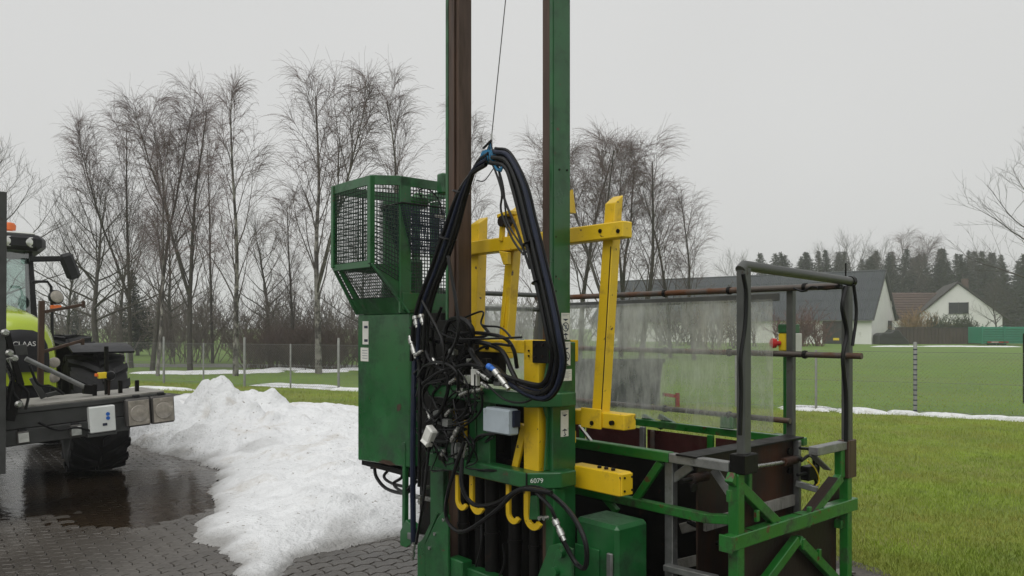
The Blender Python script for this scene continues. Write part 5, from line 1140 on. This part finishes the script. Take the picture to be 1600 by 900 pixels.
# inner dark gate parallel to the near end with its top flange
gu = -2.46
ga, gb = VN + .02, pu(1243, 690, gu).y
gate = MB().box((gu - .01, ga, .10), (gu + .0, gb, 1.005)).build('gate_plate', 'rusty_plate', B)
MB().box((gu - .10, ga - .06, 1.006), (gu + .03, gb + .05, 1.016)).build('gate_flange', 'dark_steel', gate)
MB().box((gu - .0, gb - .03, .10), (gu + .04, gb, 1.0)).build('gate_post', 'galvanised', gate, bevel=.004)
MB().box((gu + .001, ga + .05, .60), (gu + .02, gb - .04, .665)).build('gate_slat', 'deck_wood', gate)
p0, p1 = pu(1160, 732, gu + .05), pu(1225, 722, gu + .05)
MB().cyl(p0, p1, .012, 12).build('cylinder_rod', 'steel', gate, smooth=True)
MB().cyl(p1 - Vv * .01, p1 + Vv * .14, .026, 12).build('cylinder_body', 'rusty_plate', gate, smooth=True)
MB().cyl(p1 + Vv * .12, p1 + Vv * .2, .014, 10).build('cylinder_end', 'dark_steel', gate, smooth=True)
c_ = pu(1083, 748, gu + .05); MB().cyl(c_ - Vv * .02, c_ + Vv * .12, .026, 12).build('cylinder_body', 'rusty_plate', gate, smooth=True)
MB().cyl(c_ - Vv * .1, c_, .012, 10).build('cylinder_rod', 'dark_steel', gate, smooth=True)
for a in ((1232, 705), (1232, 735), (1082, 762)): p = pu(*a, gu + .0); MB().cyl(p, p + U * .014, .022, 12).build('gate_bolt', 'dark_steel', gate)
bb('top_rail', (UN, 4.23, ZR + .03), (UN, VFa, ZR + .03), .06, .05, 'galvanised'); bb('rail_gusset', (UN - .01, 4.25, ZR), (UN - .01, 4.42, ZR - .1), .012, .05, 'galvanised', up=(1, 0, 0))
bb('short_rail', pu(1243, 755, gu + .03), pu(1278, 765, gu + .15), .04, .035, 'galvanised')
for i, pts in enumerate([[(1250, 700), (1268, 705), (1272, 735), (1262, 750)], [(1246, 742), (1262, 740), (1275, 752), (1270, 765)], [(1252, 720), (1266, 712), (1278, 728), (1275, 752)]]):
    MB().tube([pu(x, y, gu + .1) for x, y in pts], .010, 8, smooth=6).build('hose', 'rubber', B, smooth=True)
MB().tube([pu(x, y, gu + .12) for x, y in [(1262, 720), (1274, 733), (1280, 752), (1272, 762)]], .005, 6, smooth=6).build('yellow_cable', 'yellow_plastic', B, smooth=True)
MB().box((gu + .06, pu(1250, 700, gu + .06).y, pu(1250, 750, gu + .06).z), (gu + .12, pu(1264, 700, gu + .06).y, pu(1250, 728, gu + .06).z)).build('valve_block', 'dark_steel', B, bevel=.006)
MB().tube([pv(x, y, VN + .2) for x, y in [(1075, 815), (1100, 828), (1120, 848), (1140, 850)]], .014, 8, smooth=5).build('hose', 'rubber', B, smooth=True)
# brown bracket on the far corner post
bk = MB().box((UN - .03, VFa - .045, ZR - .17), (UN + .04, VFa + .06, ZR + .06)).build('post_bracket', 'rusty_brown' if 'rusty_brown' in MATS else 'mast_brown', B, bevel=.004)
# grey clamp at the near post top
MB().box((UN - .03, VN - .02, ZR + .0), (UN + .06, VN + .11, ZR + .10)).build('post_clamp', 'dark_steel', B, bevel=.005)
# handrails
ZH = 2.015; hp = Vector((UN - .0, VN + .045, 0))
pn = MB().box((UN - .015, VN + .02, ZR + .05), (UN + .035, VN + .085, ZH - .005)).build('handrail_post', 'grey_paint', B, bevel=.006)
pf = MB().box((UN - .02, VFa - .02, ZR - .05), (UN + .03, VFa + .035, ZH - .06)).build('handrail_post', 'grey_paint', B, bevel=.006)
MB().tube([(UN + .01, VN + .02, ZH - .02), (UN + .01, VN + .05, ZH + .005), (UN + .01, VFa + .05, ZH - .03)], .027, 12, smooth=0).build('handrail', 'grey_paint', B, smooth=True)
MB().lathe((UN + .01, VFa + .05, ZH - .03), (0, 1, 0), [(.033, -.02), (.033, .015), (.02, .02)], 12).build('rail_end', 'dark_steel', B, smooth=True)
for (zl, u0, u1, r, nm) in ((ZH - .06, UL, UN - .02, .021, 'handrail'), (1.53, UL, UN + .12, .019, 'mid_rail'), (1.10, UL, -2.55, .019, 'low_rail')):
    rr = MB().tube([(u0, VFa - .045, zl), (u1, VFa - .045, zl)], r, 10).build(nm, 'rust_pipe', B, smooth=True)
    for k in range(5):
        x = u0 + .3 + k * .55
        if x < u1: MB().lathe((x, VFa - .045, zl), (1, 0, 0), [(r + .006, -.012), (r + .009, 0), (r + .006, .012)], 10).build('pipe_clip', 'dark_steel', rr, smooth=True)
x = pv(1236, 560, VFa).x; bb('handrail_post', (x, VFa, 1.0), (x, VFa, ZH - .06), .045, .045, 'grey_paint', up=(0, 1, 0)); bb('post_stay', (x - .02, VFa - .01, 1.0), (x - .1, VFa - .01, .95), .03, .012, 'grey_paint', up=(0, 1, 0))
bb('handrail_post', (UL + .02, VFa, .9), (UL + .02, VFa, ZH - .06), .045, .045, 'grey_paint', up=(0, 1, 0)); bb('handrail_post', (UL, VN + .1, .9), (UL, VN + .1, ZH), .045, .045, 'grey_paint', up=(0, 1, 0))
for zl in (ZH - .03, 1.86, 1.5): MB().tube([(UL, VN + .1, zl), (UL, VFa, zl)], .02, 10).build('end_handrail', 'grey_paint', B, smooth=True)
# grey upper batten that carries the sheet
bb('sheet_batten', (UL + .1, VFa - .06, ZH - .135), (pv(1225, 456, VFa).x, VFa - .06, ZH - .115), .02, .05, 'grey_paint')
# the plastic sheet, slightly wavy
us = pv(890, 500, VFa - .09).x - .15; ue = pv(1207, 560, VFa - .09).x; n1, n2 = 26, 12; vs = []; fs = []
for j in range(n2 + 1):
    for i in range(n1 + 1):
        u_ = us + (ue - us) * i / n1; z_ = (ZH - .13) + (1.02 - (ZH - .13)) * j / n2
        vs.append((u_, VFa - .09 + .010 * math.sin(i * .55) * j / n2 + .012 * math.sin(i * .21 + 1), z_))
fs = [(j * (n1 + 1) + i, j * (n1 + 1) + i + 1, (j + 1) * (n1 + 1) + i + 1, (j + 1) * (n1 + 1) + i) for j in range(n2) for i in range(n1)]
sh = MB().add(vs, fs).build('plastic_sheet', 'clear_sheet', B, smooth=True); tag(sh, 'cloudy weathered clear plastic sheet')
vs2 = [(UL + .03 + .0 * k, VN + .3 + (VFa - VN - .4) * k / 6, 0) for k in range(7)]
MB().add([(UL + .02, v[1], z) for z in (1.9, 1.05) for v in vs2], [(i, i + 1, 8 + i, 7 + i) for i in range(6)]).build('plastic_sheet', 'clear_sheet', B, smooth=True)
# far side: rail, green frame and dark red plates
fr_ = bb('far_rail', (UL, VFa - .02, ZR + .02), (UN - .25, VFa - .02, ZR + .02), .05, .05)
bb('far_rail', (UL, VFa - .03, .5), (UN, VFa - .03, .5), .05, .05)
xs = [UL + .05, -4.35, -3.72, -3.12, -2.62]
for k in range(4):
    MB().box((xs[k] + .03, VFa - .075, .35), (xs[k + 1] - .03, VFa - .06, ZR - .02)).build('inner_plate', 'red_plate', B)
    bb('inner_post', (xs[k + 1], VFa - .09, .3), (xs[k + 1], VFa - .09, ZR), .045, .03, 'galvanised' if k % 2 else 'green_bright', up=(0, 1, 0))
bb('inner_post', (xs[2] + .10, VFa - .10, .3), (xs[2] + .10, VFa - .10, ZR - .02), .03, .02, 'rust_pipe', up=(0, 1, 0))
for px in (960, 1138):
    p = pv(px, 660, VFa - .05); pl_ = MB().hexa([p + Vector((-.05, -.03, -.04)), p + Vector((.05, -.03, -.04)), p + Vector((.05, .03, -.04)), p + Vector((-.05, .03, -.04))], [p + Vector((-.06, -.01, .05)), p + Vector((.04, -.01, .05)), p + Vector((.05, .02, .07)), p + Vector((-.02, .02, .07))]).build('rail_bracket', 'green_bright', B, bevel=.004)
for px in (1005, 1030): bb('strut', pv(px, 650, VFa + .02), pv(px + 30, 668, VFa + .02), .04, .03, 'green', up=(0, 1, 0))
# green post with the emergency stop
xg = pv(1230, 600, VFa + .12).x
gp = bb('control_post', (xg, VFa + .12, .9), (xg, VFa + .12, 1.62), .035, .05, 'green_bright', up=(0, 1, 0))
bb('control_foot', (xg - .02, VFa + .1, .8), (xg - .02, VFa + .1, .99), .12, .05, 'green_bright', up=(0, 1, 0))
q = pv(1226, 535, VFa + .05)
cb_ = MB().box((q.x - .03, VFa + .02, q.z - .055), (q.x + .03, VFa + .10, q.z + .06)).build('control_box', 'yellow_plastic', B, bevel=.006)
MB().box((q.x - .03, VFa + .015, q.z + .061), (q.x + .07, VFa + .12, q.z + .12)).build('control_cap', 'green', cb_, bevel=.005)
MB().box((q.x + .05, VFa + .03, q.z - .06), (q.x + .085, VFa + .12, q.z + .06)).build('control_side', 'white_plastic', cb_, bevel=.004)
c_ = Vector((q.x - .02, VFa + .01, q.z - .005)); MB().lathe(c_, (-.6, -.8, 0), [(.015, -.01), (.015, .02), (.032, .022), (.034, .045), (.02, .055)], 14).build('emergency_button', 'red_plastic', cb_, smooth=True)
# cables along the posts
MB().tube([pu(x, y, UN + .05) for x, y in [(1161, 428), (1166, 460), (1164, 510), (1157, 560), (1158, 610), (1156, 680)]], .011, 8, smooth=6).build('cable', 'rubber', B, smooth=True)
MB().tube([pu(x, y, UN + .05) for x, y in [(1322, 448), (1316, 480), (1323, 520), (1317, 560), (1322, 620), (1322, 690)]], .013, 8, smooth=6).build('cable', 'rubber', B, smooth=True)
MB().tube([pu(x, y, UN + .06) for x, y in [(1334, 445), (1338, 490), (1332, 540)]], .010, 8, smooth=6).build('cable', 'rubber', B, smooth=True)
MB().tube([pv(x, y, VFa - .07) for x, y in [(1240, 450), (1255, 455), (1270, 448), (1290, 452), (1316, 446)]], .007, 6, smooth=6).build('cable', 'rubber', B, smooth=True)
p = pv(1300, 449, VFa - .08); MB().box(p - Vector((.08, .03, .012)), p + Vector((.06, .03, .012))).build('lamp_bar', 'dark_steel', B, bevel=.005)
MB().cyl((UN, VFa, ZH - .05), (UN, VFa, ZH + .08), .005, 6).build('aerial', 'dark_steel', B)
# floor and left end, mostly hidden
MB().box((UL, VN, .04), (UN, VFa, .09)).build('floor_plate', 'rusty_plate', B)
MB().box((UL - .02, VN, .1), (UL, VFa, ZR - .05)).build('end_plate', 'rusty_plate', B)
MB().box((UL + .06, VN + .3, .1), (-2.48, VN + .32, .90)).build('middle_plate', 'dark_steel', B)
bb('end_rail', (UL, VN, ZR + .03), (UL, VFa, ZR + .03), .05, .05)
for k in range(3): MB().box((-4.6 + k * .55, VN + .33, .4), (-4.3 + k * .55, VN + .45, .9)).build('inner_block', 'rusty_plate', B, bevel=.01)

# ------------------------------------------------------------------ tractor
TA = math.radians(44); TF = Frame(TA, (-5.647, 8.525))
T = TF.thing('tractor', (0, 1.2, 0)); TO = ORG[T.name]
tag(T, 'lime green and black tractor with glazed cab at the left picture edge', 'tractor')
def tyre(name, cx, cy, R, Wd, lugs, par, steer=0.):
    def st_(mb):
        c_, s_ = math.cos(steer), math.sin(steer); mb.v = [(cx + (x - cx) * c_ - (y - cy) * s_, cy + (x - cx) * s_ + (y - cy) * c_, z) for x, y, z in mb.v]; return mb
    prof = [(R * .52, -Wd * .40), (R * .62, -Wd * .48), (R * .80, -Wd * .5), (R * .90, -Wd * .46), (R * .94, -Wd * .3), (R * .94, Wd * .3), (R * .90, Wd * .46), (R * .80, Wd * .5), (R * .62, Wd * .48), (R * .52, Wd * .40)]
    wh = st_(MB().lathe((cx, cy, R), (1, 0, 0), prof, 40)).build(name, 'tyre', par, smooth=True)
    mb = MB()
    for k in range(lugs):
        for sg in (-1, 1):
            a = 2 * math.pi * (k + (.5 if sg > 0 else 0)) / lugs; da = 2 * math.pi / lugs * .9
            pts = []
            for t, xx in ((0, .02), (.5, .26), (1, .5)):
                for rr_ in (.925, 1.0 if t < .9 else .97):
                    an = a + da * t; th_ = .16 * 2 * math.pi / lugs * 1.1
                    for sgn in (-1, 1):
                        b = an + sgn * th_; pts.append((cx + sg * Wd * xx, cy + math.sin(b) * R * (rr_ if t < .9 else rr_ * (.97 if rr_ > .96 else .93)), R + math.cos(b) * R * (rr_ if t < .9 else rr_ * (1.0 if rr_ > .96 else .95))))
            f = []
            for s in (0, 4): f += [(s, s + 1, s + 5, s + 4), (s + 2, s + 6, s + 7, s + 3), (s, s + 4, s + 6, s + 2), (s + 1, s + 3, s + 7, s + 5)]
            f += [(0, 2, 3, 1), (8, 9, 11, 10)]
            mb.add(pts, f)
    st_(mb).build('tread_lugs', 'tyre', wh)
    st_(MB().lathe((cx, cy, R), (1, 0, 0), [(R * .5, -Wd * .3), (R * .5, -Wd * .1), (R * .2, -Wd * .02), (R * .2, Wd * .02), (R * .5, Wd * .1), (R * .5, Wd * .3)], 24)).build('rim', 'red_hub', wh, smooth=True)
    return wh
for sx in (-1, 1):
    tyre('front_wheel', sx * .92, 0, .70, .60, 17, T, -.14)
    tyre('rear_wheel', sx * 1.25, 2.8, .80, .72, 20, T)
    # front mudguards
    mg = []
    for a in np.linspace(-.5, 1.2, 9): mg.append((math.sin(a) * .80 * 1, .70 + math.cos(a) * .80))
    mb = MB(); vs = [(sx * .92 + x_, y_, z_) for x_ in (-.33, .33) for y_, z_ in mg] + [(sx * .92 + x_, y_ * 1.03, z_ + .02) for x_ in (-.33, .33) for y_, z_ in mg]
    fs = [(i, i + 1, 9 + i + 1, 9 + i) for i in range(8)] + [(18 + i, 27 + i, 27 + i + 1, 18 + i + 1) for i in range(8)] + [(i, 18 + i, 19 + i, i + 1) for i in range(8)] + [(9 + i, 10 + i, 28 + i, 27 + i) for i in range(8)]
    mb.add(vs, fs).build('mudguard', 'tractor_black', T, smooth=True)
MB().box((-.75, -.12, .55), (.75, .12, .82)).build('front_axle', 'tractor_black', T, bevel=.03)
MB().box((-.30, -.5, .6), (.30, 2.9, 1.1)).build('chassis', 'tractor_black', T, bevel=.03)
# bonnet: rounded cross-section swept back
def section(y, hw, zb_, zt_, n=14, pw=3.2):
    out = []
    for k in range(n + 1):
        t = math.pi * k / n; c_, s_ = math.cos(t), math.sin(t)
        out.append((hw * math.copysign(abs(c_) ** (2 / pw), c_), y, zb_ + (zt_ - zb_) * abs(s_) ** (2 / pw)))
    return out
secs = [section(-.80, .26, 1.10, 1.62), section(-.76, .34, 1.06, 1.74), section(-.62, .385, 1.04, 1.83), section(-.2, .41, 1.02, 1.90), (section(.5, .44, 1.02, 1.97)), section(1.3, .46, 1.02, 2.02)]
mb = MB(); k1 = len(secs[0]); mb.add([p for s in secs for p in s], [(i * k1 + j, i * k1 + j + 1, (i + 1) * k1 + j + 1, (i + 1) * k1 + j) for i in range(len(secs) - 1) for j in range(k1 - 1)] + [tuple(range(k1))])
bonnet = mb.build('bonnet', 'lime', T, smooth=True)
# black grille plate over the nose
gsec = [section(-.83, .20, 1.24, 1.60, 12), section(-.80, .27, 1.22, 1.67, 12), section(-.66, .315, 1.20, 1.755, 12)]
k1 = 13; grille = MB().add([p for s in gsec for p in s], [(i * k1 + j, i * k1 + j + 1, (i + 1) * k1 + j + 1, (i + 1) * k1 + j) for i in range(2) for j in range(k1 - 1)] + [tuple(range(k1))]).build('grille', 'tractor_black', bonnet, smooth=True)
text('maker_name', 'CLAAS', .070, 'white_mark', grille, basis((.03, -.838, 1.53), (1, 0, 0), (0, 0, 1)), .002, TO)
for sx in (-1, 1):
    for z in (1.33, 1.17): MB().lathe((sx * .315, -.79, z), (0, -1, 0), [(.05, -.05), (.056, 0), (.045, .008), (.02, .012)], 14).build('headlight', 'lamp_lens', bonnet, smooth=True)
MB().box((-.3, -.74, .95), (.3, -.6, 1.12)).build('lower_grille', 'tractor_black', T, bevel=.02)
MB().prism([(-.018, -.1, 1.925), (.018, -.1, 1.925), (0, -.02, 1.94)], (0, 0, .012)).build('emblem', 'tractor_black', bonnet)
# cab
cw0, cw1, y0_, y1_, zb_, zt_ = .58, .84, 1.35, 2.75, 1.35, 2.68
cabb = MB().plan([(-cw0, y0_ - .02), (cw0, y0_ - .02), (cw1, y1_), (-cw1, y1_)], 1.05, zb_).build('cab_base', 'tractor_black', T, bevel=.03)
for sx in (-1, 1):
    MB().beam((sx * (cw0 + .02), y0_ - .05, zb_), (sx * (cw0 - .04), y0_ + .06, zt_), .075, .09).build('pillar', 'tractor_black', cabb, bevel=.015)
    MB().beam((sx * cw1, y1_, zb_), (sx * (cw1 - .03), y1_, zt_), .07, .09).build('pillar', 'tractor_black', cabb, bevel=.015)
    MB().add([(sx * (cw0 + .01), y0_, zb_), (sx * cw1, y1_, zb_), (sx * (cw1 - .03), y1_, zt_), (sx * (cw0 - .03), y0_ + .06, zt_)], [(0, 1, 2, 3)]).build('side_window', 'cab_glass', cabb)
vs = [(x, y0_ - .06 - .10 * (1 - (x / cw0) ** 2) + z_[1], z_[0]) for z_ in ((zb_ + .1, 0), (zt_, .09)) for x in np.linspace(-cw0, cw0, 9)]
MB().add(vs, [(i, i + 1, 10 + i, 9 + i) for i in range(8)]).build('windscreen', 'cab_glass', cabb, smooth=True)
MB().add([(-cw1, y1_, zb_), (cw1, y1_, zb_), (cw1, y1_, zt_), (-cw1, y1_, zt_)], [(0, 1, 2, 3)]).build('rear_window', 'cab_glass', cabb)
roof = MB().plan([(-.62, 1.16), (.62, 1.16), (.72, 1.35), (.90, 2.85), (-.90, 2.85), (-.72, 1.35)], zt_, zt_ + .2).build('cab_roof', 'tractor_black', T, bevel=.05)
MB().plan([(-.58, 1.25), (.58, 1.25), (.84, 2.8), (-.84, 2.8)], zt_ + .2, zt_ + .235).build('roof_cap', 'frame_white', roof, bevel=.03)
for sx in (-1, 1):
    for x in (.28, .52): MB().lathe((sx * x, 1.17, zt_ + .10), (sx * .15, -1, 0), [(.06, -.03), (.066, 0), (.055, .008), (.02, .012)], 14).build('work_light', 'clear_lamp', roof, smooth=True)
for sx in (-1, 1):
    bc = Vector((sx * .34 if sx > 0 else -.5, 1.55, zt_ + .235)); MB().lathe(bc, (0, 0, 1), [(.05, 0), (.05, .035), (.085, .04), (.088, .10), (.07, .13), (.03, .14)], 16).build('beacon', 'orange_plastic', roof, smooth=True)
# seat, wheel and driver area
MB().box((-.25, 1.95, 1.35), (.25, 2.05, 2.25)).build('seat_back', 'tractor_black', cabb, bevel=.05); MB().box((-.25, 1.5, 1.5), (.25, 2.05, 1.65)).build('seat', 'tractor_black', cabb, bevel=.05)
MB().tube([(.2 * math.cos(a), 1.5 + .1 * math.sin(a), 1.95 + .17 * math.sin(a)) for a in np.linspace(0, 2 * math.pi, 17)], .018, 6).build('steering_wheel', 'tractor_black', cabb, smooth=True)
# mirror on its arm
ym = 1.25
m0, m1_ = TF.on(46, 405, 1, ym), TF.on(106, 404, 1, ym)
MB().beam(m0, m1_, .05, .07).build('mirror_arm', 'tractor_black', T, bevel=.01)
a, b = TF.on(101, 396, 1, ym), TF.on(117, 436, 1, ym)
MB().beam(a, b, .10, .17, (1, 0, .3)).build('mirror', 'tractor_black', T, bevel=.04)
# lower lamp arm
yl = 1.0
MB().tube([TF.on(50, 440, 1, yl), TF.on(74, 440, 1, yl), TF.on(80, 448, 1, yl), TF.on(81, 480, 1, yl), TF.on(82, 548, 1, yl)], .018, 8).build('lamp_arm', 'tractor_black', T, smooth=True)
c_ = TF.on(88, 464, 1, yl - .04); MB().lathe(c_, (.25, -1, .25), [(.04, -.09), (.08, -.05), (.095, 0), (.085, .015)], 14).build('head_lamp', 'tractor_black', T, smooth=True)
MB().lathe(c_ + Vector((.004, -.016, .004)), (.25, -1, .25), [(.08, 0), (.06, .01), (.02, .014)], 14).build('lamp_glass', 'lamp_lens', T, smooth=True)
c_ = TF.on(87, 480, 1, yl - .04); MB().box(c_ - Vector((.06, .03, .025)), c_ + Vector((.06, .03, .025))).build('indicator', 'orange_plastic', T, bevel=.008)

# ------------------------------------------------------------------ carrier deck on the tractor's front linkage
K = TF.thing('front_carrier', (0, -1.6, 0)); KO = ORG[K.name]; K.rotation_euler = (0, math.radians(-3.0), TA)
tag(K, 'grey steel carrier deck with square lamps on the front of the tractor', 'carrier')
yD = -1.95; xr = 1.16; zd = .99
deckb = MB().box((-1.28, yD, zd - .055), (xr - .06, -1.28, zd - .012)).build('deck_frame', 'implement_grey', K, bevel=.004)
for k in range(5): MB().box((-1.27, yD + .01 + k * .135, zd - .0115), (xr - .07, yD + .135 + k * .135, zd + .012)).build('plank', 'deck_wood', deckb, bevel=.004)
MB().box((-1.28, yD + .03, zd - .20), (xr - .1, -1.5, zd - .058)).build('cross_member', 'implement_grey', K, bevel=.006)
MB().box((-1.28, yD + .02, zd - .35), (xr - .42, -1.6, zd - .205)).build('bumper_beam', 'implement_grey', K, bevel=.008)
# big square lamps at the right end
for k in (0, 1):
    x0 = xr - .46 + k * .235; L_ = MB().box((x0, yD - .06, zd - .31), (x0 + .225, yD + .12, zd - .03)).build('square_lamp', 'lamp_frame', K, bevel=.015)
    MB().box((x0 + .015, yD - .068, zd - .295), (x0 + .21, yD - .0605, zd - .05)).build('lens', 'lamp_lens', L_, bevel=.004)
    MB().lathe((x0 + .1125, yD - .068, zd - .18), (0, -1, 0), [(.085, 0), (.08, .008), (.05, .014), (.01, .016)], 20).build('bulb_ring', 'lamp_lens', L_, smooth=True)
    MB().box((x0 + .08, yD - .03, zd - .029), (x0 + .14, yD + .05, zd + .0)).build('lamp_clip', 'tractor_black', L_, bevel=.005)
# white box with blue marks
a, b = TF.on(147, 640, 1, yD - .03), TF.on(187, 672, 1, yD - .03)
wb_ = MB().box((a.x, yD - .05, zd - .32), (b.x, yD + .1, zd - .07)).build('white_box', 'white_enamel', K, bevel=.008); 
MB().box((a.x - .02, yD - .03, zd - .36), (b.x + .01, yD + .12, zd - .325)).build('box_shelf', 'implement_grey', K, bevel=.004)
xm = a.x + (b.x - a.x) * .7
MB().lathe((xm, yD - .051, zd - .15), (0, -1, 0), [(.018, 0), (.018, .003)], 14).build('round_sticker', 'blue_plastic', wb_); MB().lathe((xm, yD - .051, zd - .19), (0, -1, 0), [(.018, 0), (.018, .003)], 14).build('round_sticker', 'blue_plastic', wb_)
MB().box((xm - .05, yD - .053, zd - .26), (xm - .01, yD - .0505, zd - .235)).build('sticker', 'ink', wb_)
# small lamps
for px, py in ((44, 663), (126, 652)):
    c_ = TF.on(px, py, 1, yD - .02); L_ = MB().box((c_.x - .05, yD - .03, zd - .33), (c_.x + .05, yD + .06, zd - .22)).build('small_lamp', 'lamp_frame', K, bevel=.01)
    MB().box((c_.x - .042, yD - .036, zd - .32), (c_.x + .042, yD - .0305, zd - .235)).build('lens', 'clear_lamp', L_, bevel=.003); MB().box((c_.x - .03, yD - .02, zd - .219), (c_.x + .03, yD + .03, zd - .20)).build('bracket', 'tractor_black', L_)
# standing bits: posts, rusty bars, push rods, lever with black knob
KR = Matrix.Rotation(math.radians(3.0), 3, 'Y')
def kp(px, py, y): return Vector(KO) + KR @ (TF.on(px, py, 1, y) - Vector(KO))
def kbar(name, a, b, y, w_, h_, m_, up=(0, 0, 1), yb=None): return MB().beam(kp(*a, y), kp(*b, yb if yb is not None else y), w_, h_, up).build(name, m_, K, bevel=.004)
kbar('upright', (65, 470), (63, 605), -1.5, .05, .05, 'mast_brown', (0, 1, 0)); kbar('rusty_bar', (66, 488), (130, 476), -1.5, .035, .03, 'mast_brown'); kbar('rusty_bar', (66, 550), (129, 532), -1.5, .035, .03, 'mast_brown')
kbar('bar_end', (130, 470), (130, 481), -1.5, .03, .03, 'mast_brown', (0, 1, 0)); kbar('bar_end', (129, 529), (129, 539), -1.5, .03, .03, 'mast_brown', (0, 1, 0))
MB().tube([kp(40, 560, -1.7), kp(135, 606, -1.7)], .022, 10).build('push_rod', 'galvanised', K, smooth=True)
kbar('rod_block', (130, 608), (145, 609), -1.7, .07, .09, 'dark_steel')
kbar('hinge_plate', (20, 548), (42, 546), -1.65, .03, .10, 'implement_grey')
for a, b in (((148, 622), (148, 600)), ((188, 620), (188, 594)), ((214, 618), (214, 594)), ((167, 622), (166, 541))): kbar('stake', a, b, -1.72, .035, .035, 'dark_steel', (0, 1, 0))
c_ = kp(172, 587, -1.8); MB().lathe(c_, (0, -1, 0), [(.02, -.04), (.045, -.02), (.05, 0), (.04, .03), (.01, .04)], 14).build('black_knob', 'rubber', K, smooth=True)
kbar('yellow_grip', (153, 587), (166, 586), -1.8, .05, .06, 'yellow_plastic'); kbar('grip_tip', (148, 586), (153, 586), -1.8, .03, .03, 'orange_plastic'); kbar('lever', (171, 592), (170, 618), -1.8, .02, .02, 'rusty_plate', (0, 1, 0))
kbar('diagonal_arm', (50, 590), (68, 622), -1.6, .05, .04, 'implement_grey', (0, 1, 0)); kbar('diagonal_arm', (72, 618), (95, 612), -1.6, .05, .04, 'implement_grey')
for i, pts in enumerate([[(14, 540), (24, 575), (20, 610), (34, 630)], [(6, 560), (20, 590), (12, 640)], [(46, 570), (60, 600), (84, 606), (100, 616)], [(60, 660), (90, 672), (120, 668), (150, 676)], [(30, 600), (44, 615), (40, 640)]]):
    MB().tube([kp(x, y, -2.02 if i != 3 else -1.98) for x, y in pts], .012, 7, smooth=5).build('hose', 'rubber', K, smooth=True)
# linkage and tall mast on the left
kbar('tall_mast', (0, 300), (-2, 740), -2.0, .09, .09, 'implement_grey', (0, 1, 0))
kbar('link_arm', (10, 560), (30, 635), -1.95, .035, .05, 'steel', (0, 1, 0)); kbar('link_arm', (10, 520), (32, 600), -2.02, .05, .06, 'dark_steel', (0, 1, 0)); kbar('link_arm', (2, 600), (24, 640), -1.9, .05, .05, 'implement_grey', (0, 1, 0))
for px, py in ((8, 520), (15, 552), (30, 632), (22, 560)): c_ = kp(px, py, -2.05); MB().lathe(c_, (0, -1, 0), [(.03, -.05), (.035, 0), (.02, .02)], 12).build('pivot_pin', 'steel', K, smooth=True)
kbar('left_panel', (8, 625), (30, 628), -1.98, .05, .35, 'dark_steel')
MB().beam(Vector((-.5, -1.5, .75)), Vector((-.3, -.5, .75)), .08, .12).build('lower_link', 'dark_steel', K); MB().beam(Vector((.5, -1.5, .75)), Vector((.3, -.5, .75)), .08, .12).build('lower_link', 'dark_steel', K)

# ------------------------------------------------------------------ misty air
hz = MB().box((-190, -30, -1.2), (190, 190, 18)).build('haze', 'haze_air'); hz['kind'] = 'stuff'
hz.data.materials.clear(); hz.data.materials.append(MATS['haze_air'])
